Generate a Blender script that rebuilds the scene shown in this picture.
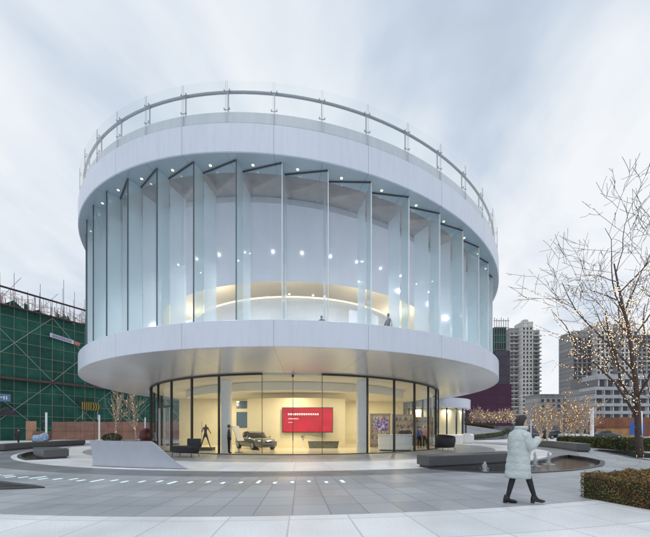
import bpy, bmesh, math, random
from mathutils import Vector, Matrix
R_ = math.radians
SIN, COS = math.sin, math.cos
sc = bpy.context.scene
for o in list(bpy.data.objects):
    bpy.data.objects.remove(o)
COL = sc.collection

# ------------------------------------------------------------------ camera
EYE, F, HOR = 1.39, 318.0, 431.0          # eye height, focal length and horizon row of the 650 px wide photograph
cd = bpy.data.cameras.new('camera'); cam = bpy.data.objects.new('camera', cd); COL.objects.link(cam)
cam.location = (0, 0, EYE); cam.rotation_euler = (R_(90), 0, 0)
cd.sensor_width = 36; cd.lens = 36*F/650; cd.shift_y = (HOR-268.5)/650
cd.clip_start = .1; cd.clip_end = 9000
sc.camera = cam

# ------------------------------------------------------------------ world, sun, exposure
SUN_EL, SUN_AZ = 73, 205                    # sun behind thin cloud; azimuth counted as the sky texture does
w = bpy.data.worlds.new('World'); sc.world = w; w.use_nodes = True
nt = w.node_tree; nt.nodes.clear()
def N(t, typ, **kw):
    n = t.nodes.new(typ)
    for k, v in kw.items():
        if k.startswith('i_'):
            k = k[2:]; n.inputs[int(k) if k.isdigit() else k].default_value = v
        else: setattr(n, k, v)
    return n
def L(t, a, b): t.links.new(a, b)
def mth(t, op, a, b=None, c=None):
    n = t.nodes.new('ShaderNodeMath'); n.operation = op
    for i, x in enumerate((a, b, c)):
        if x is None: continue
        if isinstance(x, (int, float)): n.inputs[i].default_value = x
        else: t.links.new(x, n.inputs[i])
    return n.outputs[0]
def ramp(t, src, stops, interp='LINEAR'):
    n = t.nodes.new('ShaderNodeValToRGB'); n.color_ramp.interpolation = interp
    e = n.color_ramp.elements
    while len(e) < len(stops): e.new(.5)
    for k, (p, c) in enumerate(stops):
        e[k].position = p; e[k].color = c if len(c) == 4 else (*c, 1)
    t.links.new(src, n.inputs[0]); return n.outputs[0]
def mixc(t, f, a, b, mode='MIX'):
    n = t.nodes.new('ShaderNodeMix'); n.data_type = 'RGBA'; n.blend_type = mode
    for s, x in ((n.inputs[0], f), (n.inputs[6], a), (n.inputs[7], b)):
        if isinstance(x, (int, float)): s.default_value = x
        elif isinstance(x, tuple): s.default_value = x if len(x) == 4 else (*x, 1)
        else: t.links.new(x, s)
    return n.outputs[2]
sky = N(nt, 'ShaderNodeTexSky', sky_type='NISHITA', sun_disc=False, sun_elevation=R_(SUN_EL), sun_rotation=R_(SUN_AZ), dust_density=2.0)
tc = N(nt, 'ShaderNodeTexCoord'); sx = N(nt, 'ShaderNodeSeparateXYZ'); L(nt, tc.outputs['Generated'], sx.inputs[0])
zz = mth(nt, 'ADD', mth(nt, 'MAXIMUM', sx.outputs[2], 0.0), .22)
cv = N(nt, 'ShaderNodeCombineXYZ'); L(nt, mth(nt, 'DIVIDE', sx.outputs[0], zz), cv.inputs[0]); L(nt, mth(nt, 'DIVIDE', sx.outputs[1], zz), cv.inputs[1])
cv.inputs[2].default_value = 5.3
mp = N(nt, 'ShaderNodeMapping'); mp.inputs['Rotation'].default_value = (0, 0, R_(-38)); mp.inputs['Scale'].default_value = (1.3, .9, 1); L(nt, cv.outputs[0], mp.inputs[0])
n1 = N(nt, 'ShaderNodeTexNoise', i_Scale=1.05, i_Detail=5.0, i_Roughness=.5, i_Distortion=.7); L(nt, mp.outputs[0], n1.inputs['Vector'])
n2 = N(nt, 'ShaderNodeTexNoise', i_Scale=2.6, i_Detail=4.0, i_Roughness=.5, i_Distortion=.3); L(nt, mp.outputs[0], n2.inputs['Vector'])
cl = mth(nt, 'ADD', mth(nt, 'MULTIPLY', n1.outputs[0], .70), mth(nt, 'MULTIPLY', n2.outputs[0], .30))
cl = mth(nt, 'ADD', cl, mth(nt, 'MULTIPLY', sx.outputs[0], .035))
low = mth(nt, 'MULTIPLY', mth(nt, 'SUBTRACT', 1.0, mth(nt, 'MINIMUM', mth(nt, 'MULTIPLY', mth(nt, 'MAXIMUM', sx.outputs[2], 0.0), 1.25), 1.0)), .12)
cl = mth(nt, 'ADD', cl, low)
CLOUD = ramp(nt, cl, [(.40, (4.2, 4.95, 5.9)), (.48, (5.1, 5.85, 6.8)), (.55, (6.4, 6.95, 7.6)), (.65, (7.9, 8.1, 8.35))])
skyc = mixc(nt, .95, sky.outputs[0], CLOUD)
bg = N(nt, 'ShaderNodeBackground', i_Strength=.1); L(nt, skyc, bg.inputs[0])
wo = N(nt, 'ShaderNodeOutputWorld'); L(nt, bg.outputs[0], wo.inputs[0])
sd = bpy.data.lights.new('sun', 'SUN'); sd.energy = .95; sd.angle = R_(18); sd.color = (1, .95, .88)
sun = bpy.data.objects.new('sun', sd); COL.objects.link(sun)
sun.rotation_euler = (R_(90-SUN_EL), 0, R_(180-SUN_AZ)); sun.location = (0, 0, 60)
sc.view_settings.view_transform = 'Standard'; sc.view_settings.look = 'None'
sc.view_settings.exposure = 0.25; sc.view_settings.gamma = 1; sc.view_settings.use_curve_mapping = False
sc.render.engine = 'CYCLES'
cy = sc.cycles
cy.use_denoising = True; cy.max_bounces = 10; cy.transparent_max_bounces = 40; cy.glossy_bounces = 4
cy.diffuse_bounces = 4; cy.transmission_bounces = 8; cy.sample_clamp_indirect = 6; cy.caustics_reflective = False; cy.caustics_refractive = False

# ------------------------------------------------------------------ mesh helpers
class MB:
    def __init__(s): s.v = []; s.f = []; s.m = []
    def face(s, pts, mi=0):
        b = len(s.v); s.v += [tuple(p) for p in pts]; s.f.append(tuple(range(b, b+len(pts)))); s.m.append(mi); return s
    def box(s, c, size, rz=0, mi=0, M=None):
        b = len(s.v); hx, hy, hz = size[0]/2, size[1]/2, size[2]/2; ca, sa = COS(rz), SIN(rz)
        for z in (-hz, hz):
            for x, y in ((-hx, -hy), (hx, -hy), (hx, hy), (-hx, hy)):
                p = (c[0]+x*ca-y*sa, c[1]+x*sa+y*ca, c[2]+z) if M is None else tuple(M @ Vector((x, y, z)) + Vector(c))
                s.v.append(p)
        for f in ((0, 3, 2, 1), (4, 5, 6, 7), (0, 1, 5, 4), (1, 2, 6, 5), (2, 3, 7, 6), (3, 0, 4, 7)):
            s.f.append(tuple(b+i for i in f)); s.m.append(mi)
        return s
    def tube(s, pts, rad, n=6, cap=True, mi=0, flat=1.0):
        pts = [Vector(p) for p in pts]
        rad = rad if isinstance(rad, (list, tuple)) else [rad]*len(pts)
        b = len(s.v); k = len(pts); ref = None
        for i, p in enumerate(pts):
            d = (pts[min(i+1, k-1)]-pts[max(i-1, 0)])
            d = d.normalized() if d.length > 1e-9 else Vector((0, 0, 1))
            if ref is None: ref = Vector((1, 0, 0)) if abs(d.z) > .8 else Vector((0, 0, 1))
            u = d.cross(ref)
            if u.length < 1e-3: u = d.cross(Vector((.3, 1, .2)))
            u.normalize(); v = d.cross(u).normalized(); ref = u.cross(d)
            for j in range(n):
                a = 2*math.pi*j/n
                s.v.append(tuple(p+u*(rad[i]*COS(a))+v*(rad[i]*flat*SIN(a))))
        for i in range(k-1):
            for j in range(n):
                s.f.append((b+i*n+j, b+i*n+(j+1) % n, b+(i+1)*n+(j+1) % n, b+(i+1)*n+j)); s.m.append(mi)
        if cap:
            s.f.append(tuple(b+j for j in reversed(range(n)))); s.m.append(mi)
            s.f.append(tuple(b+(k-1)*n+j for j in range(n))); s.m.append(mi)
        return s
    def loft(s, rings, closed=True, cap=True, mi=0):
        b = len(s.v); n = len(rings[0])
        for r in rings: s.v += [tuple(p) for p in r]
        for i in range(len(rings)-1):
            for j in range(n if closed else n-1):
                s.f.append((b+i*n+j, b+i*n+(j+1) % n, b+(i+1)*n+(j+1) % n, b+(i+1)*n+j)); s.m.append(mi)
        if cap and closed:
            s.f.append(tuple(b+j for j in reversed(range(n)))); s.m.append(mi)
            s.f.append(tuple(b+(len(rings)-1)*n+j for j in range(n))); s.m.append(mi)
        return s
    def ell(s, c, r, nu=10, nv=7, mi=0, jit=0, rng=None):
        b = len(s.v)
        for i in range(nv+1):
            ph = math.pi*i/nv
            for j in range(nu):
                th = 2*math.pi*j/nu; k = 1 if not jit else 1+rng.uniform(-jit, jit)
                s.v.append((c[0]+r[0]*k*SIN(ph)*COS(th), c[1]+r[1]*k*SIN(ph)*SIN(th), c[2]+r[2]*k*COS(ph)))
        for i in range(nv):
            for j in range(nu):
                s.f.append((b+i*nu+j, b+(i+1)*nu+j, b+(i+1)*nu+(j+1) % nu, b+i*nu+(j+1) % nu)); s.m.append(mi)
        return s
    def prism(s, poly, z0, z1, mi=0):
        n = len(poly); b = len(s.v)
        s.v += [(x, y, z0) for x, y in poly]+[(x, y, z1) for x, y in poly]
        s.f += [tuple(b+j for j in reversed(range(n))), tuple(b+n+j for j in range(n))]; s.m += [mi, mi]
        for j in range(n): s.f.append((b+j, b+(j+1) % n, b+n+(j+1) % n, b+n+j)); s.m.append(mi)
        return s
    def ring(s, prof, t0=0, t1=360, n=180, closed_prof=False, mi=0):
        """sweeps profile points (r, z or z(x)) round the vertical axis from t0 to t1 degrees (0 = towards the camera, + = to the right)"""
        full = abs(t1-t0) > 359.9; b = len(s.v); k = len(prof); cols = n if full else n+1
        for i in range(cols):
            t = t0+(t1-t0)*i/n
            for r, z in prof:
                x, y = r*SIN(R_(t)), -r*COS(R_(t)); s.v.append((x, y, z(x) if callable(z) else z))
        for i in range(n):
            a, c = b+i*k, b+((i+1) % cols)*k
            for j in range(k if closed_prof else k-1):
                s.f.append((a+j, c+j, c+(j+1) % k, a+(j+1) % k)); s.m.append(mi)
        if closed_prof and not full:
            s.f.append(tuple(b+j for j in range(k))); s.m.append(mi)
            s.f.append(tuple(b+(cols-1)*k+j for j in reversed(range(k)))); s.m.append(mi)
        return s
    def build(s, name, mats, parent=None, loc=None, rot=None, smooth=False, auto=None, fixn=True):
        me = bpy.data.meshes.new(name); me.from_pydata(s.v, [], s.f)
        mats = mats if isinstance(mats, (list, tuple)) else [mats]
        for m in mats: me.materials.append(m)
        if len(mats) > 1: me.polygons.foreach_set('material_index', s.m)
        if fixn:
            bm = bmesh.new(); bm.from_mesh(me); bmesh.ops.recalc_face_normals(bm, faces=bm.faces); bm.to_mesh(me); bm.free()
        if smooth or auto:
            me.polygons.foreach_set('use_smooth', [True]*len(me.polygons))
            if auto: me.set_sharp_from_angle(angle=R_(auto))
        me.update()
        return link(name, me, parent, loc, rot)
def link(name, me, parent=None, loc=None, rot=None):
    o = bpy.data.objects.new(name, me); COL.objects.link(o)
    if parent: o.parent = parent
    if loc is not None: o.location = loc
    if rot is not None: o.rotation_euler = rot
    return o
def tag(o, label=None, cat=None, group=None, kind=None):
    for k, v in (('label', label), ('category', cat), ('group', group), ('kind', kind)):
        if v: o[k] = v
    return o
def thing(name, label, cat, loc=(0, 0, 0), rz=0, group=None):
    o = link(name, None, None, loc, (0, 0, rz)); return tag(o, label, cat, group)
def copy_tree(o, parent=None):
    c = o.copy(); COL.objects.link(c)
    if parent: c.parent = parent
    for ch in list(o.children): copy_tree(ch, c)
    return c
def bevel(o, wd, seg=2):
    m = o.modifiers.new('bevel', 'BEVEL'); m.width = wd; m.segments = seg; m.limit_method = 'ANGLE'; m.angle_limit = R_(40); return o
def gp(px, py):                                # ground point seen at a pixel
    Z = EYE*F/(py-HOR); return ((px-325)/F*Z, Z)
def dp(px, Y): return (px-325)/F*Y             # X at depth Y
def hp(py, Y): return EYE-(py-HOR)*Y/F         # height at depth Y

# ------------------------------------------------------------------ materials
def mat(name, col, rough=.5, metal=0, var=0.0, scale=4.0, bump=0, bscale=None, emis=None, es=0, spec=.5, coat=0, detail=4):
    m = bpy.data.materials.new(name); m.use_nodes = True; t = m.node_tree; p = t.nodes['Principled BSDF']
    p.inputs['Base Color'].default_value = (*col, 1); p.inputs['Roughness'].default_value = rough; p.inputs['Metallic'].default_value = metal
    p.inputs['Specular IOR Level'].default_value = spec; p.inputs['Coat Weight'].default_value = coat
    if var or bump:
        c = N(t, 'ShaderNodeTexCoord'); n = N(t, 'ShaderNodeTexNoise', i_Scale=scale, i_Detail=float(detail), i_Roughness=.6); L(t, c.outputs['Object'], n.inputs['Vector'])
        if var:
            lo = tuple(max(0, x*(1-var)) for x in col); hi = tuple(min(1, x*(1+var)) for x in col)
            L(t, ramp(t, n.outputs[0], [(.3, lo), (.7, hi)]), p.inputs['Base Color'])
        if bump:
            nb = n
            if bscale: nb = N(t, 'ShaderNodeTexNoise', i_Scale=bscale, i_Detail=3.0); L(t, c.outputs['Object'], nb.inputs['Vector'])
            b = N(t, 'ShaderNodeBump', i_Strength=bump, i_Distance=.02); L(t, nb.outputs[0], b.inputs['Height']); L(t, b.outputs[0], p.inputs['Normal'])
    if emis: p.inputs['Emission Color'].default_value = (*emis, 1); p.inputs['Emission Strength'].default_value = es
    return m
def glass(name, tint=(.95, .97, .97), ior=1.45, rough=0.0, frost=0.0, fcol=(.8, .86, .9), boost=1.0):
    m = bpy.data.materials.new(name); m.use_nodes = True; t = m.node_tree; t.nodes.clear()
    tr = N(t, 'ShaderNodeBsdfTransparent'); tr.inputs[0].default_value = (*tint, 1)
    body = tr.outputs[0]
    if frost:
        d = N(t, 'ShaderNodeBsdfDiffuse'); d.inputs[0].default_value = (*fcol, 1)
        tl = N(t, 'ShaderNodeBsdfTranslucent'); tl.inputs[0].default_value = (*fcol, 1)
        a = N(t, 'ShaderNodeMixShader', i_0=.5); L(t, d.outputs[0], a.inputs[1]); L(t, tl.outputs[0], a.inputs[2])
        b = N(t, 'ShaderNodeMixShader', i_0=frost); L(t, tr.outputs[0], b.inputs[1]); L(t, a.outputs[0], b.inputs[2]); body = b.outputs[0]
    g = N(t, 'ShaderNodeBsdfGlossy', i_Roughness=rough); lw = N(t, 'ShaderNodeLayerWeight', i_Blend=.5)
    f0 = ((ior-1)/(ior+1))**2*1.8*boost                      # Schlick, both faces of the sheet
    fr = mth(t, 'ADD', mth(t, 'MULTIPLY', mth(t, 'POWER', lw.outputs['Facing'], 4.6), .85-f0), f0)
    x = N(t, 'ShaderNodeMixShader'); L(t, fr, x.inputs[0]); L(t, body, x.inputs[1]); L(t, g.outputs[0], x.inputs[2])
    o = N(t, 'ShaderNodeOutputMaterial'); L(t, x.outputs[0], o.inputs[0]); return m
def polar(t):
    c = N(t, 'ShaderNodeTexCoord'); s = N(t, 'ShaderNodeSeparateXYZ'); L(t, c.outputs['Object'], s.inputs[0])
    r = mth(t, 'SQRT', mth(t, 'ADD', mth(t, 'MULTIPLY', s.outputs[0], s.outputs[0]), mth(t, 'MULTIPLY', s.outputs[1], s.outputs[1])))
    th = mth(t, 'ARCTAN2', s.outputs[0], mth(t, 'MULTIPLY', s.outputs[1], -1.0))
    return c, s, r, th
def paving(name, ca, cb, nang, rstep, joint, jw=.012, rough=.42, roff=0.0, stain=.12, wet=.12):
    m = bpy.data.materials.new(name); m.use_nodes = True; t = m.node_tree; p = t.nodes['Principled BSDF']
    c, s, r, th = polar(t)
    u = mth(t, 'MULTIPLY', th, nang/(2*math.pi)); v = mth(t, 'DIVIDE', mth(t, 'ADD', r, roff), rstep)
    fu, fv = mth(t, 'FRACT', mth(t, 'ADD', u, 500.0)), mth(t, 'FRACT', v)
    du = mth(t, 'MULTIPLY', mth(t, 'MINIMUM', fu, mth(t, 'SUBTRACT', 1.0, fu)), mth(t, 'MULTIPLY', r, 2*math.pi/nang))
    dv = mth(t, 'MULTIPLY', mth(t, 'MINIMUM', fv, mth(t, 'SUBTRACT', 1.0, fv)), rstep)
    j = mth(t, 'LESS_THAN', mth(t, 'MINIMUM', du, dv), jw)
    cell = N(t, 'ShaderNodeCombineXYZ'); L(t, mth(t, 'FLOOR', u), cell.inputs[0]); L(t, mth(t, 'FLOOR', v), cell.inputs[1])
    wn = N(t, 'ShaderNodeTexWhiteNoise'); L(t, cell.outputs[0], wn.inputs[0])
    col = mixc(t, wn.outputs[0], ca, cb)
    nz = N(t, 'ShaderNodeTexNoise', i_Scale=.55, i_Detail=6.0, i_Roughness=.65); L(t, c.outputs['Object'], nz.inputs['Vector'])
    col = mixc(t, 1.0, col, ramp(t, nz.outputs[0], [(.3, (1-stain,)*3), (.7, (1.0,)*3)]), 'MULTIPLY')
    fg = N(t, 'ShaderNodeTexNoise', i_Scale=45.0, i_Detail=2.0); L(t, c.outputs['Object'], fg.inputs['Vector'])
    col = mixc(t, 1.0, col, ramp(t, fg.outputs[0], [(.3, (.84,)*3), (.7, (1.08,)*3)]), 'MULTIPLY')
    L(t, mixc(t, j, col, joint), p.inputs['Base Color'])
    L(t, ramp(t, nz.outputs[0], [(.35, (rough-wet,)*3), (.65, (rough+.1,)*3)]), p.inputs['Roughness'])
    b = N(t, 'ShaderNodeBump', i_Strength=.25, i_Distance=.006); L(t, mth(t, 'SUBTRACT', fg.outputs[0], j), b.inputs['Height']); L(t, b.outputs[0], p.inputs['Normal'])
    return m
def fascia_mat(name, col, step=14.4, off=.8, rough=.35, metal=0.0, streak=.06):
    m = bpy.data.materials.new(name); m.use_nodes = True; t = m.node_tree; p = t.nodes['Principled BSDF']
    c, s, r, th = polar(t)
    u = mth(t, 'DIVIDE', mth(t, 'SUBTRACT', mth(t, 'MULTIPLY', th, 180/math.pi), off), step)
    fu = mth(t, 'FRACT', mth(t, 'ADD', u, 100.0)); j = mth(t, 'LESS_THAN', mth(t, 'MINIMUM', fu, mth(t, 'SUBTRACT', 1.0, fu)), .0045*7.2/step)
    wn = N(t, 'ShaderNodeTexWhiteNoise', noise_dimensions='1D'); L(t, mth(t, 'FLOOR', u), wn.inputs['W'])
    k = mixc(t, wn.outputs[0], tuple(x*.975 for x in col), col)
    nz = N(t, 'ShaderNodeTexNoise', i_Scale=.5, i_Detail=5.0); L(t, c.outputs['Object'], nz.inputs['Vector'])
    k = mixc(t, 1.0, k, ramp(t, nz.outputs[0], [(.3, (.96,)*3), (.7, (1.0,)*3)]), 'MULTIPLY')
    st = N(t, 'ShaderNodeCombineXYZ'); L(t, mth(t, 'MULTIPLY', th, 75.0), st.inputs[0]); L(t, mth(t, 'MULTIPLY', s.outputs[2], .55), st.inputs[1]); L(t, mth(t, 'MULTIPLY', r, .4), st.inputs[2])
    n3 = N(t, 'ShaderNodeTexNoise', i_Scale=1.0, i_Detail=5.0, i_Roughness=.6); L(t, st.outputs[0], n3.inputs['Vector'])
    k = mixc(t, 1.0, k, ramp(t, n3.outputs[0], [(.32, (1-streak,)*3), (.55, (1.0,)*3)]), 'MULTIPLY')
    bw_ = N(t, 'ShaderNodeBump', i_Strength=.12, i_Distance=.03); L(t, nz.outputs[0], bw_.inputs['Height']); L(t, bw_.outputs[0], p.inputs['Normal'])
    L(t, mixc(t, j, k, tuple(x*.42 for x in col)), p.inputs['Base Color'])
    p.inputs['Roughness'].default_value = rough; p.inputs['Metallic'].default_value = metal
    return m
WHITE = (.80, .82, .84)
M = dict(
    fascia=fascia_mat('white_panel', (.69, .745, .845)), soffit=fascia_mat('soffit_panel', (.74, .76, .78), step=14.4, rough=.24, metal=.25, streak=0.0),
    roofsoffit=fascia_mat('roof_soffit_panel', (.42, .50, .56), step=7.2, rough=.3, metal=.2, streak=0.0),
    seam=mat('seam_dark', (.06, .07, .09), .5), white=mat('white_paint', WHITE, .5, var=.03), steel=mat('steel', (.46, .48, .52), .35, .6),
    dark=mat('dark_frame', (.018, .02, .022), .4), brown=mat('brown_soffit', (.31, .28, .27), .4, var=.12, scale=2),
    cream=mat('cream_wall', (.80, .72, .50), .55, var=.03, scale=1.5), ceil=mat('interior_ceiling', (.78, .77, .82), .6, var=.04, scale=.8),
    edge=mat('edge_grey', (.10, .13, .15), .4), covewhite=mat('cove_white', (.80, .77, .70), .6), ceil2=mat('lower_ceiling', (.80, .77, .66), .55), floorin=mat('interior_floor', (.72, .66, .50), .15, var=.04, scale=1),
    upfloor=mat('upper_floor', (.74, .73, .73), .35), partition=mat('white_partition', (.82, .83, .84), .5, var=.03),
    gout=glass('facade_glass', (.93, .97, .985), 1.45, frost=.05, fcol=(.66, .76, .86)), gret=glass('facade_return_glass', (.78, .88, .89), 1.45, frost=.55, fcol=(.70, .83, .87)),
    gin=glass('inner_glass', (.94, .96, .98), 1.4, frost=.08, fcol=(.74, .79, .88)), gfin=glass('frosted_fin_glass', (.85, .93, .96), 1.4, .1, .86, (.88, .94, .97)),
    gclear=glass('clear_glass', (.95, .97, .96), 1.4), grail=glass('railing_glass', (.95, .98, .98), 1.3),
    warm=mat('warm_cove', (.9, .8, .6), .6, emis=(1, .80, .5), es=1.1), spot=mat('spot_lamp', (.9, .9, .9), .5, emis=(1, .95, .88), es=14),
    sspot=mat('soffit_lamp', (.8, .8, .7), .5, emis=(.85, .9, .45), es=3),
    granite=mat('dark_granite', (.085, .088, .095), .35, var=.25, scale=25, bump=.15, bscale=60),
    water=mat('pool_water', (.02, .025, .03), .06, bump=.35, bscale=7, spec=.6), spray=glass('fountain_water', (.97, .98, .99), 1.33, .2, .6, (.95, .97, .98)),
    poolfloor=mat('pool_stone', (.05, .052, .058), .4, var=.3, scale=8),
    led=mat('ground_lamp', (.8, .9, .9), .4, emis=(.55, .9, .93), es=.5),
    wing=mat('grey_white_shell', (.38, .41, .47), .4, var=.05, scale=2),
    hedge=mat('hedge_leaf', (.055, .085, .022), .6, var=.5, scale=3), hedge2=mat('hedge_leaf_olive', (.19, .17, .04), .6, var=.4, scale=5), hedge3=mat('hedge_leaf_rust', (.21, .10, .035), .6, var=.4, scale=5),
    hedgecore=mat('hedge_twigs', (.045, .035, .018), .8, var=.5, scale=30), leafd=mat('dark_leaf', (.03, .055, .022), .6, var=.4),
    bark=mat('bark', (.085, .06, .052), .85, var=.35, scale=12, bump=.4, bscale=40), barkl=mat('pale_bark', (.46, .35, .26), .8, var=.3, scale=8),
    fairy=mat('fairy_lamp', (.9, .7, .4), .5, emis=(1, .66, .36), es=2.4),
    wicker=mat('black_wicker', (.02, .02, .024), .6, var=.4, scale=40, bump=.5, bscale=90), cushion=mat('charcoal_cushion', (.05, .05, .06), .9, var=.2, scale=20),
    concrete=mat('concrete', (.33, .34, .35), .8, var=.12, scale=.4), lampw=mat('lamp_white', (.78, .79, .80), .4),
)

# ------------------------------------------------------------------ ground: one centre, C, for building and plaza
CX, CY, RAD = -2.484, 30.95, 17.0
C0 = (CX, CY, 0)
def pt(r, t, z=0): return (r*SIN(R_(t)), -r*COS(R_(t)), z)
def lerp_tab(tab, t):
    if t <= tab[0][0] or t >= tab[-1][0]: return None
    for a, b in zip(tab, tab[1:]):
        if a[0] <= t <= b[0]:
            k = (t-a[0])/(b[0]-a[0]); return tuple(a[i]+(b[i]-a[i])*k for i in (1, 2))
# pools: degrees -> inner and outer radius; none of them overlap in angle and radius
POOLS = dict(
    fountain=[(18.0, 20.35, 20.35), (19.2, 20.3, 21.0), (21, 20.3, 21.9), (24, 20.3, 22.5), (29, 20.3, 22.75), (36, 20.3, 22.8), (43, 20.3, 22.4), (48, 20.3, 21.7), (51, 20.5, 21.1), (52.5, 20.8, 20.8)],
    mirror=[(-75, 19.0, 19.0), (-70, 18.7, 19.6), (-60, 18.6, 19.75), (-45, 18.6, 19.75), (-36.5, 18.6, 19.75), (-36, 19.2, 19.2)],
    near=[(-40, 24.0, 24.0), (-35, 23.2, 24.8), (-26, 23.0, 25.2), (-16, 23.15, 24.7), (-12, 23.4, 23.9), (-10.6, 23.6, 23.6)],
    far=[(48, 23.9, 23.9), (52, 23.3, 24.6), (60, 23.0, 25.2), (68, 23.0, 25.0), (72, 23.8, 23.8)])
def pool_at(t, names):
    for n in names:
        q = lerp_tab(POOLS[n], t)
        if q: return q
STEP = .5
def ground_band(name, a, b, m, pools=(), z=0.0):
    mb = MB(); n = int(360/STEP)
    for i in range(n):
        t0, t1 = -180+i*STEP, -180+(i+1)*STEP
        tabs = [p for p in pools if any(POOLS[p][0][0] <= t0+STEP/2 <= POOLS[p][-1][0] for _ in (0,))]
        q0 = pool_at(t0, pools) if tabs else None; q1 = pool_at(t1, pools) if tabs else None
        if not tabs:
            mb.face([pt(a, t0, z), pt(a, t1, z), pt(b, t1, z), pt(b, t0, z)]); continue
        mid = lambda t: (lambda r: (r, r))(POOLS[tabs[0]][0][1] if t <= POOLS[tabs[0]][0][0] else POOLS[tabs[0]][-1][1])
        q0 = q0 or mid(t0); q1 = q1 or mid(t1)
        cl = lambda x: min(max(x, a), b)
        for e0, e1, g0, g1 in ((a, a, cl(q0[0]), cl(q1[0])), (cl(q0[1]), cl(q1[1]), b, b)):
            if g0-e0 > 1e-4 or g1-e1 > 1e-4: mb.face([pt(e0, t0, z), pt(e1, t1, z), pt(g1, t1, z), pt(g0, t0, z)])
    return tag(mb.build(name, m, None, C0), kind='structure')
P_white = lambda n, a, rs, off=0: paving(n, (.71, .745, .79), (.80, .83, .87), a, rs, (.46, .48, .52), roff=off, stain=.2)
ground_band('paving_terrace', 12.9, 16.8, paving('granite_paving', (.33, .355, .40), (.40, .425, .475), 110, .62, (.2, .21, .23)))
ground_band('paving_white_ring', 16.8, 20.0, P_white('pale_ring_paving', 90, 1.6, .8), ('mirror',))
ground_band('paving_dark_ring', 20.0, 21.3, paving('dark_ring_paving', (.17, .185, .21), (.22, .235, .26), 150, .65, (.12, .13, .14), roff=.15), ('fountain',))
ground_band('plaza', 21.3, 25.8, paving('grey_plaza_paving', (.325, .355, .395), (.42, .45, .49), 250, .75, (.19, .21, .235), roff=-.3, stain=.2), ('fountain', 'near', 'far'))
ground_band('pavement', 25.8, 60.0, P_white('pale_plaza_paving', 170, 1.05, .2))
mb = MB()
for a, b in ((60, 150), (150, 600), (600, 5000)): mb.ring([(a, 0), (b, 0)], n=90)
tag(mb.build('ground', mat('far_ground', (.42, .43, .45), .7, var=.15, scale=.05), None, C0), kind='structure')
for n in POOLS:
    tab = POOLS[n]; t0, t1 = tab[0][0], tab[-1][0]; k = max(8, int((t1-t0)/STEP)); wb, wt, ed = MB(), MB(), MB()
    ts = [t0+(t1-t0)*i/k for i in range(k+1)]
    q = [lerp_tab(tab, t) or ((tab[0][1],)*2 if i == 0 else (tab[-1][1],)*2) for i, t in enumerate(ts)]
    zw = -.10
    for i in range(k):
        (a0, b0), (a1, b1) = q[i], q[i+1]; u, v = ts[i], ts[i+1]
        wb.face([pt(a0-.05, u, zw), pt(a1-.05, v, zw), pt(b1+.05, v, zw), pt(b0+.05, u, zw)])
        for (r0, r1, s) in ((a0, a1, 1), (b0, b1, -1)):
            w0, w1 = min(.16, (b0-a0)*.4), min(.16, (b1-a1)*.4)
            ed.face([pt(r0, u, .03), pt(r1, v, .03), pt(r1, v, -.25), pt(r0, u, -.25)])
            ed.face([pt(r0, u, .03), pt(r1, v, .03), pt(r1+s*w1, v, .03), pt(r0+s*w0, u, .03)])
            ed.face([pt(r0+s*w0, u, .03), pt(r1+s*w1, v, .03), pt(r1+s*w1, v, -.25), pt(r0+s*w0, u, -.25)])
    tag(wb.build('pool_water', M['water'], None, C0), kind='structure')
    tag(ed.build('pool_kerb', M['poolfloor'], None, C0), kind='structure')

# ------------------------------------------------------------------ the round pavilion
ZS0, SL = 13.54, .088
zs = lambda x: ZS0-SL*x                          # roof soffit plane; the roof leans down towards the right
pav = thing('round_pavilion', 'round white two-storey pavilion with a tilted roof ring and pleated glass upper floor', 'building', C0)
def part(mb, name, m, parent=None, **kw): return mb.build(name, m, parent or pav, **kw)
part(MB().ring([(12.62, 4.70), (16.7, 5.05), (17.0, 5.09)]), 'overhang_soffit', M['soffit'], auto=30)
part(MB().ring([(17.0, 5.088), (17.03, 5.10), (17.03, 6.26), (17.0, 6.285), (16.72, 6.285), (16.72, 6.06)]), 'floor_fascia', M['fascia'], auto=25)
part(MB().ring([(.01, 6.05), (16.72, 6.05)]), 'upper_floor', M['upfloor'])
part(MB().ring([(.01, 4.62), (12.62, 4.62), (12.62, 4.70)]), 'lower_ceiling', M['ceil2'])
part(MB().ring([(.01, .02), (12.9, .02), (12.9, -.1)]), 'interior_floor', M['floorin'])
# roof
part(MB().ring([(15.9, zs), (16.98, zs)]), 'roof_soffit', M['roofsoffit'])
part(MB().ring([(16.98, zs), (17.03, lambda x: zs(x)+.02), (17.03, lambda x: zs(x)+1.28), (16.99, lambda x: zs(x)+1.30)]), 'roof_fascia', M['fascia'], auto=25)
part(MB().ring([(16.99, lambda x: zs(x)+1.302), (16.97, lambda x: zs(x)+1.31), (16.97, lambda x: zs(x)+1.345), (16.9, lambda x: zs(x)+1.35)]), 'roof_seam', M['seam'])
part(MB().ring([(16.9, lambda x: zs(x)+1.35), (16.88, lambda x: zs(x)+1.90), (16.6, lambda x: zs(x)+1.90), (16.6, lambda x: zs(x)+1.4)]), 'parapet', fascia_mat('parapet_panel', (.70, .73, .78)), auto=25)
part(MB().ring([(.01, lambda x: zs(x)+1.38), (16.6, lambda x: zs(x)+1.38)], n=90), 'roof_deck', M['concrete'])
rail = part(MB().ring([(16.72+.07*COS(a), (lambda q: lambda x: zs(x)+2.95+.05*SIN(q))(a)) for a in [i*math.pi/4 for i in range(8)]], closed_prof=True), 'roof_railing', M['steel'], auto=60)
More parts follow.
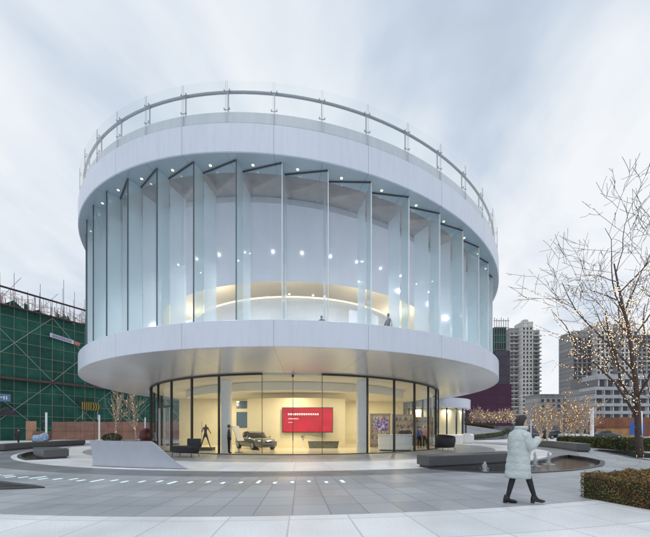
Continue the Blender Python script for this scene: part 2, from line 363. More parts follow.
for k in range(50):
    t = .8+7.2*k; a, b = pt(16.95, t+.12), pt(16.95, t+7.2-.12); mid = pt(16.95, t+3.6)
    g = MB(); rg = []
    for i in range(5):
        x, y, _ = pt(16.95, t+.12+(7.2-.24)*i/4); rg.append((x, y))
    for (x0, y0), (x1, y1) in zip(rg, rg[1:]):
        g.face([(x0, y0, zs(x0)+1.36), (x1, y1, zs(x1)+1.36), (x1, y1, zs(x1)+3.22), (x0, y0, zs(x0)+3.22)])
    g.build('railing_glass', M['grail'], rail)
    p = MB(); x, y, _ = pt(16.74, t); z = zs(x); ct, st = R_(t), 0
    p.box((x, y, z+2.4), (.035, .06, 1.06), ct)
    for zc in (2.03, 2.86):
        for s in (-.75, .75):
            xx, yy, _ = pt(16.9, t+s*.55); p.box((xx, yy, z+zc), (.04, .07, .055), ct)
        xx, yy, _ = pt(16.86, t); p.box((xx, yy, z+zc), (.24, .022, .025), ct)
    for s in (-.12, .12):
        xx, yy, _ = pt(16.955, t+s); p.box((xx, yy, z+2.29), (.012, .014, 1.86), ct)
    p.build('railing_post', M['steel'], rail)
# pleated glass: outer saw-tooth skin and a deeper inner one
def vq(mb, a, b, z0, mi=0, dz=0):
    mb.face([(a[0], a[1], z0), (b[0], b[1], z0), (b[0], b[1], zs(b[0])-dz), (a[0], a[1], zs(a[0])-dz)], mi)
for k in range(50):
    t = 1.9+7.2*k
    o0, i0, o1 = pt(16.6, t), pt(15.95, t+.25), pt(16.6, t+7.2)
    g = MB(); vq(g, o0, i0, 6.06, 1); vq(g, i0, o1, 6.06, 0)
    pl = part(g, 'pleat_glass', [M['gout'], M['gret']], fixn=False)
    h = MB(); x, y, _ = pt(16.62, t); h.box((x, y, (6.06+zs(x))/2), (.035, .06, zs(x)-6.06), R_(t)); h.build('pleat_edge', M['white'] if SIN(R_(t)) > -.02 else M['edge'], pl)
    h = MB(); a, b = Vector(i0), Vector(o1); d = (b-a); ang = math.atan2(d.y, d.x)
    h.face([(a.x, a.y, zs(a.x)-.045), (b.x, b.y, zs(b.x)-.045), (b.x, b.y, zs(b.x)), (a.x, a.y, zs(a.x))]); nrm = Vector((d.y, -d.x, 0)).normalized()*.05
    h.face([(a.x+nrm.x, a.y+nrm.y, zs(a.x)-.045), (b.x+nrm.x, b.y+nrm.y, zs(b.x)-.045), (b.x+nrm.x, b.y+nrm.y, zs(b.x)), (a.x+nrm.x, a.y+nrm.y, zs(a.x))])
    h.face([(a.x, a.y, zs(a.x)-.045), (b.x, b.y, zs(b.x)-.045), (b.x+nrm.x, b.y+nrm.y, zs(b.x)-.045), (a.x+nrm.x, a.y+nrm.y, zs(a.x)-.045)]); h.build('head_trim', M['seam'], pl)
    j0, j1, j2 = pt(15.85, t+.1), pt(14.8, t+.2), pt(15.85, t+7.2)
    g = MB(); vq(g, j0, j1, 6.06, 1, .25); vq(g, j1, j2, 6.06, 0, .25)
    part(g, 'inner_pleat_glass', [M['gin'], M['gfin']], fixn=False)
    # ceiling wedge between the skins, and a recessed lamp in the soffit in front of each pleat
    x, y, _ = pt(16.35, t+2.4); z = zs(x)-.012
    part(MB().ring([(.001, 0), (.055, 0), (.06, .01)], n=10), 'soffit_lamp', M['sspot'], loc=(x, y, z))
part(MB().ring([(14.4, lambda x: zs(x)-.0), (15.9, lambda x: zs(x)-.004)]), 'glazing_head', M['brown'])
# upper room
part(MB().ring([(14.4, lambda x: zs(x)-.01), (14.4, lambda x: zs(x)-.32), (12.0, 10.30), (11.95, 10.6)]), 'upper_ceiling', M['ceil'], auto=30)
part(MB().ring([(.01, 12.7), (11.95, 12.4), (11.95, 10.55)]), 'cove_ceiling', M['covewhite'])
part(MB().ring([(9.5, 6.05), (9.5, 10.4), (9.3, 10.4), (9.3, 6.05)]), 'core_wall', M['partition'])
part(MB().ring([(9.32, 10.43), (9.62, 10.45)], n=90), 'cove_lamp', M['warm'])
for a, b, r, z1 in ((22, 34, 11.0, 9.3), (-4, 10, 12.2, 7.6), (-38, -24, 11.6, 8.9), (40, 70, 10.6, 9.0)):
    part(MB().ring([(r, 6.05), (r, z1), (r-.2, z1), (r-.2, 6.05)], a, b, 10, True), 'partition_wall', M['partition'])
for k in range(50):
    t = -2+7.2*k
    if not -34 < ((t+180) % 360)-180 < 56: continue
    r = 13.0; x, y, _ = pt(r, t); zc = 10.30+(zs(x)-.32-10.30)*(r-12.0)/2.4
    part(MB().ell((0, 0, 0), (.055, .055, .035), 8, 5), 'ceiling_spot', M['spot'], loc=(x, y, zc-.03))
for k in range(6):
    x, y, _ = pt(5.0, -50+22.5*k); part(MB().ell((0, 0, 0), (.055, .055, .035), 8, 5), 'ceiling_spot', M['spot'], loc=(x, y, 12.55))
# ground floor glazing
front = [-17.3, -5.1, 2.9, 10.5]
ang = front+[23.4+319.3/34*i for i in range(34)]+[342.7]
for a, b in zip(ang, ang[1:]):
    n = 4; g = MB().ring([(12.72, .02), (12.72, 4.69)], a+.06, b-.06, n); part(g, 'glass_panel', M['gclear'], fixn=False)
for a in ang[:-1]:
    thin = a in front[1:]
    x, y, _ = pt(12.72, a)
    part(MB().box((x, y, 2.36), ((.025, .05, 4.68) if thin else (.085, .13, 4.68)), R_(a)), 'mullion', M['dark'])
part(MB().ring([(12.62, 0), (12.82, 0), (12.82, .06), (12.62, .06)], closed_prof=True), 'glass_base_rail', M['dark'])
part(MB().ring([(12.64, 4.62), (12.80, 4.62), (12.80, 4.71), (12.64, 4.71)], 10.5, 342.7+12.2, 170, True), 'glass_head_rail', M['dark'])
x, y, _ = pt(12.76, 2.9); part(MB().box((x, y, 4.55), (.12, .08, .12)).box((x, y, 1.1), (.04, .09, .5)), 'door_pivot', M['dark'])
sd_ = part(MB().ring([(12.66, 2.95), (12.8, 2.95), (12.8, 3.07), (12.66, 3.07)], -44.6, -35.8, 4, True), 'side_door', M['dark'])
for a in (-44.2, -40.2, -36.6):
    x, y, _ = pt(12.74, a); MB().box((x, y, 1.5), (.08, .1, 2.9), R_(a)).build('door_stile', M['steel'], sd_)
# ground floor inner walls
cw = MB(); n = 24; prof = []
for i in range(n+1):
    t = -28+56*i/n; prof.append((9*SIN(R_(t)), 4.45-9*COS(R_(t))))
prof += [(4.2, -3.0), (-4.2, -3.0)]
part(cw.prism(prof, .02, 4.15), 'screen_wall', M['cream'], auto=30)
bw = part(MB().box((-8.2, 1.2, 2.32), (8.0, .25, 4.6)), 'back_wall', M['cream'])
for z0, z1 in ((1.7, 3.3), (3.65, 4.4)):
    MB().box((-5.75, 1.06, (z0+z1)/2), (1.35, .06, z1-z0)).build('back_window', mat('window_blue', (.08, .13, .2), .1) if z0 < 2 else bpy.data.materials['window_blue'], bw)
part(MB().box((7.6, 4.2, 2.32), (7.0, .25, 4.6)), 'back_wall', M['cream'])
part(MB().ring([(10.2, 4.05), (10.2, 4.6), (9.6, 4.6), (9.6, 4.05)], -60, 60, 60, True), 'ceiling_bulkhead', M['ceil2'])
for px, Y in ((226.5, 20.2), (361.5, 20.4)):
    part(MB().ring([(.33, .02), (.33, 4.62)], n=28), 'round_column', M['white'], loc=(dp(px, Y)-CX, Y-CY, 0), smooth=True)
# interior lamps of the place: warm downlights below, cooler ones above
def lamp(name, loc, e, col, size, rot=(0, 0, 0), parent=pav):
    l = bpy.data.lights.new(name, 'AREA'); l.shape = 'DISK'; l.size = size; l.energy = e; l.color = col
    o = link(name, l, parent, loc, rot); return o
WARM = (1, .86, .61)
for x, y in ((-3.5, -8.0), (1.5, -8.2), (5.5, -6.5), (-8, -5), (9, -2), (-7, -1.5), (6.5, 1), (0, -6.3)):
    zc = 3.98 if abs(SIN(math.atan2(x, -y))) < .87 and 9.6 < math.hypot(x, y) < 10.2 else 4.57
    lamp('down_lamp', (x, y, zc), 118, WARM, .3)
for t in range(-165, 180, 30):
    x, y, _ = pt(13.1, t); lamp('upper_lamp', (x, y, 10.12), 155, (.93, .96, 1), .16)
for t in range(-160, 180, 40):
    lamp('cove_uplight', pt(9.4, t, 10.5), 90, (1, .79, .47), .5, (math.pi, 0, 0))

# ------------------------------------------------------------------ plaza furniture
def arc_block(name, label, r0, r1, t0, t1, h, m, cat='bench', group=None, z=0.0, bev=.02):
    n = max(4, int(abs(t1-t0)/1.5))
    mid = pt((r0+r1)/2, (t0+t1)/2); th = thing(name, label, cat, (CX+mid[0], CY+mid[1], z), 0, group)
    mb = MB().ring([(r0, .09), (r0, h), (r1, h), (r1, .09)], t0, t1, n, True); mb.v = [(x-mid[0], y-mid[1], zz) for x, y, zz in mb.v]
    bevel(mb.build('seat', m, th, auto=30), bev)
    rr = .06; mb = MB().ring([(r0+rr, 0), (r0+rr, .1), (r1-rr, .1), (r1-rr, 0)], t0+.3*(1 if t1 > t0 else -1), t1-.3*(1 if t1 > t0 else -1), n, True); mb.v = [(x-mid[0], y-mid[1], zz) for x, y, zz in mb.v]
    mb.build('base', M['poolfloor'], th)
    return th
arc_block('stone_bench', 'dark granite curved bench along the fountain pool beside the walking woman', 19.45, 20.25, 18.2, 33, .47, M['granite'])
arc_block('stone_bench', 'grey stone curved bench behind the fountain pool in front of the low hedge', 21.6, 22.3, 63, 86, .55, M['granite'])
arc_block('stone_bench', 'short dark granite bench block beside the shallow crescent pool near the scaffolding', 18.1, 19.1, -36, -47, .47, M['granite'])
arc_block('stone_bench', 'long low dark stone bench in front of the brown site hoarding and scaffolding', 21.4, 22.1, -64, -92, .5, M['granite'])
# the white shell-like screen that sweeps down to the paving
def sweep_screen():
    t0, t1 = -20.3, -7.0; n = 60; mid = pt(19.4, -14)
    th = thing('sculpted_screen', 'smooth grey-white curved wall sweeping down to the paving in an S curve', 'screen', (CX+mid[0], CY+mid[1], 0))
    mb = MB(); rings = []
    for i in range(n+1):
        t = t0+(t1-t0)*i/n
        if t < -12.6: H = 1.0
        else:
            k = min(1, (t+12.6)/5.5); H = .012+.99*(1-k*k*(3-2*k))*(1-.15*SIN(k*math.pi))
        lean = -1.2*max(0, 1-(t-t0)/1.2) if t < t0+1.2 else 0      # the free end leans outwards
        rg = []
        for u, r in ((0, 19.50), (.25, 19.44), (.5, 19.40), (.75, 19.37), (1.0, 19.36), (1.0, 19.22), (.5, 19.1), (0, 18.75)):
            rr = 19.50+(r-19.5)*(.15+.85*H) if r < 19.5 else r
            x, y, _ = pt(rr, t+lean*u); rg.append((x-mid[0], y-mid[1], H*u))
        rings.append(rg)
    mb.loft(rings)
    mb.build('shell', M['wing'], th, auto=35)
    mb = MB()
    for i in range(40):
        t = t0+.5+(t1-t0-1.5)*i/39; x, y, _ = pt(19.53, t); mb.box((x-mid[0], y-mid[1], .006), (.32, .05, .012), R_(t))
    mb.build('base_strip', M['seam'], th)
sweep_screen()
# lamps let into the paving, a ring of short strips
for k in range(38):
    t = 7.6-1.17*k
    if t < -26.5 and k % 3: continue
    r = 22.4+.10*SIN(k*2.1); wdt = .085 if t > -20 else .2
    ln = .24 if k % 5 else .42
    x, y, _ = pt(r, t); m = MB().box((0, 0, .006), (wdt, ln, .008), R_(t)); m.box((0, 0, .002), (wdt+.04, ln+.04, .006), R_(t), 1)
    o = m.build('ground_lamp', [M['led'], M['steel']], None, (CX+x, CY+y, .001))
    tag(o, 'short glowing strip lamp let flush into the grey plaza paving', 'lamp', 'strip lamps in the paving')
# fountains
for k, (px, py, h, lb) in enumerate(((477, 474.5, .36, 'small white fountain jet near the pool tip in front of the granite bench'), (535, 463.5, .55, 'tall white fountain jet right behind the walking woman'), (548.5, 462, .5, 'white fountain jet in the middle of the pool away from the woman'))):
    x, y = gp(px, py) if k else (CX+pt(21.3, 22.5)[0], CY+pt(21.3, 22.5)[1]); rng = random.Random(k); mb = MB()
    mb.tube([(.012*SIN(i*2.3), .012*COS(i*1.7), h*i/9) for i in range(10)], [.05*(1-i/9)**.6*rng.uniform(.85, 1.1)+.010 for i in range(10)], 9)
    for i in range(700):
        u = rng.random()**.8; a = rng.uniform(0, 6.28); q = abs(rng.gauss(0, 1))*(.012+.055*(1-u)**.6); d = rng.uniform(.004, .012)
        mb.ell((q*COS(a), q*SIN(a), h*u*rng.uniform(.95, 1.12)), (d, d, d*1.6), 5, 4)
    for i in range(60):
        a = rng.uniform(0, 6.28); q = rng.uniform(.08, .24); mb.ell((q*COS(a), q*SIN(a), .006), (.03, .03, .012), 6, 4)
    tag(mb.build('fountain_jet', M['spray'], None, (x, y, -.1), smooth=True), lb, 'fountain')

# ------------------------------------------------------------------ plants
def leaf_cloud(mb, pts, rng, size, nm=1, up=0):
    for p in pts:
        s = size*rng.uniform(.6, 1.3); a = Vector((rng.gauss(0, 1), rng.gauss(0, 1), rng.gauss(0, 1)+up)).normalized(); b = a.orthogonal().normalized()
        b.rotate(Matrix.Rotation(rng.uniform(0, 6.28), 3, a)); c = a.cross(b); p = Vector(p); mi = rng.randrange(nm)
        mb.face([p-b*s*.5, p+c*s*.3+a*s*.08, p+b*s*.5, p-c*s*.3+a*s*.08], mi)
def sector_hedge(label, r0, r1, t0, t1, h, n, size, mats, seed=1, wts=(0, 0, 1, 1, 2), amp=.05):
    rng = random.Random(seed); mid = pt((r0+r1)/2, (t0+t1)/2); th = thing('hedge', label, 'hedge', (CX+mid[0], CY+mid[1], 0))
    core = MB().ring([(r0+.05, 0), (r0+.05, h-.06), (r1-.05, h-.06), (r1-.05, 0)], t0+.1*(1 if t1 > t0 else -1), t1-.1*(1 if t1 > t0 else -1), 20, True)
    core.v = [(x-mid[0], y-mid[1], z) for x, y, z in core.v]; core.build('stems', M['hedgecore'], th)
    mb = MB(); pts = []; dt = abs(t1-t0)*math.pi/180*(r0+r1)/2
    A = dict(top=dt*(r1-r0), inn=dt*h, out=dt*h, e0=(r1-r0)*h, e1=(r1-r0)*h); tot = sum(A.values())
    for key, ar in A.items():
        for _ in range(int(n*ar/tot)):
            t = rng.uniform(t0, t1); r = rng.uniform(r0, r1); z = h*rng.random()
            dd = abs(rng.gauss(0, .035))
            if key == 'top': z = h-dd
            elif key == 'inn': r = r0+dd
            elif key == 'out': r = r1-dd
            elif key == 'e0': t = t0+(dd/r*57.3)*(1 if t1 > t0 else -1)
            else: t = t1-(dd/r*57.3)*(1 if t1 > t0 else -1)
            lump = amp*(SIN(r*7+t*2.3)+SIN(t*5.1-r*3)+rng.gauss(0, .5))*.5
            if key == 'top' or z > h*.8: z += lump
            elif key in ('inn', 'e0'): r += lump*.6 if key == 'inn' else 0
            x, y, _ = pt(r, t); q = Vector((x-mid[0], y-mid[1], max(z, .02)))
            mi = wts[rng.randrange(len(wts))]
            if rng.random() < .55: mi = wts[int((SIN(r*3.1+t*1.1)+SIN(t*2.7+z*5)+2)/4.01*len(wts))]
            b4 = len(mb.f); leaf_cloud(mb, [q], rng, size, 1, .3)
            for i in range(b4, len(mb.f)): mb.m[i] = mi
    mb.build('foliage', mats, th, fixn=False)
    return th
HM = [M['hedge'], M['hedge2'], M['hedge3']]
sector_hedge('clipped green and rust boxwood hedge block at the edge of the pale paving', 25.5, 28.6, 17.9, 34, 0.50, 95000, .036, HM, 3, wts=(0, 1, 2, 1, 2))
sector_hedge('low dark green hedge strip at the foot of the lit trees behind the grey bench', 25.0, 27.4, 69, 90, .85, 9000, .14, HM, 5, wts=(0, 0, 0, 1))
# bare trees
def bare_tree(name, label, loc, H, seed, trunk_r, mbark, spread=.55, levels=4, first=.18, lights=0, lr=.03, stems=1, group=None, lean=(0, 0), n_br=9, up=.5, droop=0, twr=.006, lowlights=1.0, sub=None, lf=(.42, .66), lf0=(.41, .60)):
    rng = random.Random(seed); th = thing(name, label, 'tree', (*loc, 0), 0, group)
    tr, br, lt = MB(), MB(), MB(); spots = []
    def branch(p, d, ln, r, lev, mb):
        k = 8 if lev == 0 else 7 if lev < 3 else 4; pts = [p.copy()]; rr = [r]; q = p.copy(); dd = d.copy()
        for i in range(k):
            wob = .05 if lev == 0 else .125
            dd = (dd+Vector((rng.gauss(0, wob), rng.gauss(0, wob), rng.gauss(0, wob*.6)+(.10*up if lev else .05)-droop*.1))).normalized(); q = q+dd*(ln/k); pts.append(q.copy()); rr.append(max(r*(1-(i+1)/k*(.72 if lev else .80)), twr))
        mb.tube(pts, rr, 8 if lev == 0 else 5 if lev < 2 else 3, cap=False)
        if lights:
            for a, b in zip(pts, pts[1:]):
                spots.append((a, b, r))
        if lev >= levels: return
        cnt = n_br if lev == 0 else (sub[lev-1] if sub else max(2, int(n_br*(.72-.10*lev))))
        for j in range(cnt):
            u = (first+(1-first)*((j+rng.random()*.7)/cnt)) if lev == 0 else rng.uniform(.2, .97)
            i = min(int(u*k), k-1); f = u*k-i; s = pts[i].lerp(pts[i+1], f); base = (pts[i+1]-pts[i]).normalized()
            az = rng.uniform(0, 6.283)+j*2.4; side = base.orthogonal().normalized(); side.rotate(Matrix.Rotation(az, 3, base))
            an = rng.uniform(.45, .95)*spread*1.5
            nd = (base*COS(an)+side*SIN(an)+Vector((0, 0, up*.25))).normalized()
            nl = ln*(rng.uniform(*lf) if lev else rng.uniform(*lf0)*(1.15-.55*u)); nr = min(rr[i]*.6, r*.5)*rng.uniform(.8, 1)
            branch(s, nd, nl, max(nr, twr), lev+1, br)
    for s in range(stems):
        a = s*2.4+seed; d0 = Vector((lean[0]+(.35*COS(a) if stems > 1 else 0), lean[1]+(.35*SIN(a) if stems > 1 else 0), 1)).normalized()
        branch(Vector((.12*COS(a), .12*SIN(a), -.05)) if stems > 1 else Vector((0, 0, -.05)), d0, H*.82*(1 if s == 0 else rng.uniform(.75, 1)), trunk_r*(1 if s == 0 else .8), 0, tr)
    tr.build('trunk', mbark, th, smooth=True); br.build('crown', mbark, th, smooth=True)
    if lights:
        w_ = [(b-a).length*(5.0 if r > trunk_r*.9 else 2.2 if r > trunk_r*.4 else 1)*(lowlights if a.z > H*.62 else 1) for a, b, r in spots]; tot = sum(w_)
        for (a, b, r), wi in zip(spots, w_):
            x = lights*wi/tot; c = int(x)+(rng.random() < x-int(x))
            for _ in range(c):
                q = a.lerp(b, rng.random()); o = Vector((rng.gauss(0, 1), rng.gauss(0, 1), rng.gauss(0, 1))).normalized()*(r*.8+lr*.4); s = lr*rng.uniform(.5, 1.2)
                v = len(lt.v); q = q+o; lt.v += [tuple(q+Vector(e)*s) for e in ((1, 0, 0), (-1, 0, 0), (0, 1, 0), (0, -1, 0), (0, 0, 1), (0, 0, -1))]
                for f in ((0, 2, 4), (2, 1, 4), (1, 3, 4), (3, 0, 4), (2, 0, 5), (1, 2, 5), (3, 1, 5), (0, 3, 5)): lt.f.append(tuple(v+i for i in f)); lt.m.append(0)
        o = lt.build('fairy_lights', M['fairy'], th, fixn=False); o['kind'] = 'stuff'
    return th
bare_tree('bare_tree', 'tall bare tree with wide dark branches and fairy lights wound round its trunk', (dp(640, 19), 19.0), 14.6, 11, .18, M['bark'], .80, 4, .17, 2000, .025, n_br=15, up=.45, lowlights=.03, twr=.010, sub=(5, 3, 2), lf=(.38, .62), lf0=(.58, .80))
bare_tree('bare_tree', 'bare lit tree standing behind the tall fairy-light tree near the frame edge', (dp(655, 27), 27.0), 13.5, 23, .15, M['bark'], .6, 3, .2, 600, .032, n_br=12, up=.7, lowlights=.3, twr=.014, sub=(5, 3))
for k, (px, Z, H, lb) in enumerate(((546, 37.5, 5.2, 'bare multi-stem tree in warm fairy lights closest to the dark tower and thin lamp post'), (563, 38.5, 5.0, 'middle bare multi-stem tree in warm fairy lights on the low hedge'), (579, 37.8, 5.9, 'brightest bare multi-stem tree in fairy lights beside the thick white lamp post'))):
    bare_tree('lit_tree', lb, (dp(px, Z), Z), H, 40+k*3, .085, M['barkl'], .6, 3, .12, 210, .036, stems=4, n_br=9, up=.7, group='lit trees on the low hedge', twr=.017, sub=(4, 3))
for k, (px, Z, H, lb) in enumerate(((115, 39, 6.3, 'pale bare tree beside the chevron barrier in front of the hoarding'), (136.5, 38, 6.2, 'pale bare tree next to the dark red egg sculpture'))):
    bare_tree('young_tree', lb, (dp(px, Z), Z), H, 60+k, .12, M['barkl'], .62, 2, .28, 60, .035, n_br=15, up=.9, twr=.020, sub=(4,), lf0=(.42, .58))
rng = random.Random(9)
for k in range(13):
    px = 472+k*3.4; Z = 62+rng.uniform(-4, 4); x = dp(px, Z)
    bare_tree('lit_shrub', 'small pale bare shrub in fairy lights on the raised bank beside the annex', (x, Z), 2.4+rng.uniform(-.4, .6), 80+k, .05, M['barkl'], .6, 2, .1, 16, .06, stems=4, n_br=7, up=.8, group='lit shrubs on the bank', twr=.02).location.z = 3.0
def low_bush(label, loc, size, seed, n=1500):
    rng = random.Random(seed); th = thing('bush', label, 'bush', (*loc, 0)); mb = MB(); st = MB()
    for i in range(7):
        a = i*.9; st.tube([(0, 0, 0), (size[0]*.3*COS(a), size[1]*.3*SIN(a), size[2]*.8)], [.03, .01], 4)
    st.build('stems', M['hedgecore'], th)
    for _ in range(n):
        v = Vector((rng.gauss(0, 1), rng.gauss(0, 1), rng.gauss(0, 1))).normalized()*rng.uniform(.5, 1)**.4
        leaf_cloud(mb, [(v.x*size[0]/2, v.y*size[1]/2, size[2]*.52+v.z*size[2]*.48)], rng, .13, 1)
    mb.build('foliage', M['leafd'], th, fixn=False)
low_bush('dark green shrub at the foot of the pale bare tree', (dp(112, 36.5), 36.5), (2.2, 1.5, 1.15), 2)

# ------------------------------------------------------------------ people
def skin_body(name, joints, edges, m, parent, root=0, sub=2):
    me = bpy.data.meshes.new(name); me.from_pydata([j[0] for j in joints], edges, []); me.materials.append(m)
    o = link(name, me, parent); s = o.modifiers.new('skin', 'SKIN'); s.use_smooth_shade = True
    for i, j in enumerate(joints):
        r = j[1]; d = me.skin_vertices[0].data[i]; d.radius = (r, r) if not isinstance(r, tuple) else r; d.use_root = i == root
    x = o.modifiers.new('sub', 'SUBSURF'); x.levels = sub; x.render_levels = sub
    return o
def body_mat(name, skin, top, leg, zhip, zneck, shoe=None):
    m = bpy.data.materials.new(name); m.use_nodes = True; t = m.node_tree; p = t.nodes['Principled BSDF']; p.inputs['Roughness'].default_value = .75
    c = N(t, 'ShaderNodeTexCoord'); s = N(t, 'ShaderNodeSeparateXYZ'); L(t, c.outputs['Object'], s.inputs[0])
    k = mixc(t, mth(t, 'GREATER_THAN', s.outputs[2], zhip), leg, top); k = mixc(t, mth(t, 'GREATER_THAN', s.outputs[2], zneck), k, skin)
    if shoe: k = mixc(t, mth(t, 'LESS_THAN', s.outputs[2], .1), k, shoe)
    L(t, k, p.inputs['Base Color']); return m
def figure(label, loc, rz, top, leg, H=1.72, stride=.0, arm=(.12, .05), hair=(.015, .012, .012), skin=(.45, .30, .22), z=0.0, lean=0.0, cat='person', half=False):
    k = H/1.72; th = thing('person', label, cat, (*loc, z), rz); s = stride
    J = [((0, 0, .93), .15), ((lean*.4, 0, 1.14), .135), ((lean*.8, 0, 1.34), .155), ((lean, 0, 1.47), .06), ((lean+.02, 0, 1.56), .085), ((lean+.03, 0, 1.66), .078)]
    E_ = [(0, 1), (1, 2), (2, 3), (3, 4), (4, 5)]
    for sy, st in ((1, s), (-1, -s)):
        b = len(J); J += [((st*.15, sy*.09, .85), .092), ((st*.6+abs(st)*.15, sy*.1, .49), .062), ((st, sy*.1, .09), .042), ((st+.15, sy*.11, .04), .036)]
        E_ += [(0, b), (b, b+1), (b+1, b+2), (b+2, b+3)]
        b = len(J); a0, a1 = arm; f = -st*.6
        J += [((lean*.8, sy*.19, 1.39), .062), ((lean*.6+a1*.3+f*.6, sy*(.21+a0), 1.12), .047), ((lean*.6+a1*1.6+f, sy*(.2+a0), .88+max(0, a1)*.8), .034), ((lean*.6+a1*2+f, sy*(.19+a0), .79+max(0, a1)*1.1), .028)]
        E_ += [(2, b), (b, b+1), (b+1, b+2), (b+2, b+3)]
    J = [((p[0]*k, p[1]*k, p[2]*k), r*k) for p, r in J]
    nm = 'clothes_%d' % len(bpy.data.materials)
    skin_body('body', J, E_, body_mat(nm, skin, top, leg, .95*k, 1.47*k, (.01, .01, .01)), th, 0, 1)
    MB().ell(((lean-.005)*k, 0, 1.655*k), (.105*k, .092*k, .115*k), 12, 8).build('hair', mat('hair_%d' % len(bpy.data.materials), hair, .6), th, smooth=True)
    return th
def woman():
    X, Y = 3.76, 6.08
    th = thing('person', 'woman in a long pale mint padded coat and black tights walking past the pool', 'person', (X, Y, 0), R_(4))
    skin = (.50, .33, .25)
    J = [((-.05, 0, .90), .13), ((-.05, 0, 1.1), .115), ((-.045, 0, 1.29), .13), ((-.01, 0, 1.405), .05), ((.02, 0, 1.48), .068), ((.028, 0, 1.56), .080), ((.018, 0, 1.625), .062), ((.105, 0, 1.525), .012)]
    E_ = [(0, 1), (1, 2), (2, 3), (3, 4), (4, 5), (5, 6), (5, 7)]
    b = len(J); J += [((-.07, .085, .82), .09), ((-.115, .09, .48), .058), ((-.16, .09, .33), .052), ((-.225, .09, .09), .036), ((-.19, .09, .045), .036), ((-.06, .09, .03), .03)]
    E_ += [(0, b)]+[(b+i, b+i+1) for i in range(5)]
    b = len(J); J += [((-.02, -.085, .82), .09), ((.08, -.09, .48), .058), ((.125, -.09, .33), .05), ((.20, -.09, .12), .036), ((.25, -.09, .075), .034), ((.37, -.095, .05), .028)]
    E_ += [(0, b)]+[(b+i, b+i+1) for i in range(5)]
    for sy, el, wr in ((1, (-.05, .23, 1.06), (.15, .17, 1.14)), (-1, (.02, -.21, 1.08), (.24, -.12, 1.24))):
        b = len(J); J += [((-.04, sy*.145, 1.315), .045), (el, .042), (wr, .030)]; E_ += [(2, b), (b, b+1), (b+1, b+2)]
        w_ = Vector(wr); d = (w_-Vector(el)).normalized(); pm = len(J); J.append((tuple(w_+d*.06), (.032, .016))); E_.append((pm-1, pm))
        side = Vector((0, 1, 0)); side = (side-d*side.dot(d)).normalized(); upv = d.cross(side)
        for fi, (off, ln) in enumerate(((-.028, .062), (-.010, .074), (.009, .070), (.027, .054))):
            a = w_+d*.105+side*off; f1 = a+d*ln*.45-upv*.004*sy; f2 = f1+d*ln*.3+Vector((0, 0, .022)); q = len(J)
            J += [(tuple(a), .0095), (tuple(f1), .0088), (tuple(f2), .0075)]; E_ += [(pm, q), (q, q+1), (q+1, q+2)]
        q = len(J); a = w_+d*.04+side*(.035*sy); J += [(tuple(a), .011), (tuple(a+d*.035+side*.014*sy+Vector((0, 0, .012))), .009)]; E_ += [(pm, q), (q, q+1)]
    m = bpy.data.materials.new('skin_and_tights'); m.use_nodes = True; t = m.node_tree; p = t.nodes['Principled BSDF']; p.inputs['Roughness'].default_value = .6
    c = N(t, 'ShaderNodeTexCoord'); s = N(t, 'ShaderNodeSeparateXYZ'); L(t, c.outputs['Object'], s.inputs[0])
    L(t, mixc(t, mth(t, 'GREATER_THAN', s.outputs[2], .86), (.012, .012, .015), skin), p.inputs['Base Color'])
    skin_body('body', J, E_, m, th, 0, 2)
    shoe = mat('black_leather', (.010, .010, .012), .35)
    for (ax, ay, az, tx, tz, tilt) in ((-.225, .09, .05, -.05, .035, 0), (.20, -.09, .09, .37, .06, .12)):
        mb = MB(); rg = []
        for x, wdt, z0, z1 in ((-.07, .028, .012, .10), (-.05, .036, .0, .17), (.0, .038, .012, .17), (.05, .04, .004, .085), (.11, .043, .0, .062), (.17, .035, .0, .045), (.20, .012, .008, .028)):
            rg.append([(ax+x, ay+wdt*COS(a), az-.05+tilt*(.2-x)*0+(z0+z1)/2+(z1-z0)/2*SIN(a)) for a in [j*math.pi/5 for j in range(10)]])
        mb.loft(rg); mb.box((ax-.05, ay, az-.045), (.05, .05, .03)); mb.build('ankle_boot', shoe, th, smooth=True)
    coat = mat('mint_padded_coat', (.47, .53, .53), .62, var=.10, scale=12, bump=.8, bscale=22)
    mb = MB(); rg = []; n = 28; zs_ = [1.45, 1.43, 1.40, 1.36, 1.30]+[1.30-.0275*i for i in range(1, 30)]
    for i, z in enumerate(zs_):
        u = (1.45-z)/.95
        wy = (.075, .085, .13, .185, .205)[i] if i < 5 else .20+.022*u+.012*SIN(u*9)
        wx = (.075, .08, .10, .13, .15)[i] if i < 5 else .145+.062*u
        puff = 1+.04*abs(SIN((1.45-z)*math.pi/.135)) if i > 3 else 1
        cx = -.035-.045*u
        rg.append([(cx+wx*puff*COS(a)*(1+.05*SIN(3*a+z*9)), wy*puff*SIN(a)*(1+.03*SIN(4*a-z*7)), z) for a in [j*2*math.pi/n for j in range(n)]])
    last = rg[-1]; rg.append([((x+.06)*.9-.06, y*.9, z+.01) for x, y, z in last])
    mb.loft(rg, cap=False); mb.build('coat', coat, th, smooth=True)
    mb = MB(); mb.ring([(.085, 1.40), (.115, 1.43), (.12, 1.46), (.10, 1.485), (.07, 1.47)], n=20); mb.v = [(x-.005, y, z) for x, y, z in mb.v]; mb.build('coat_collar', coat, th, smooth=True)
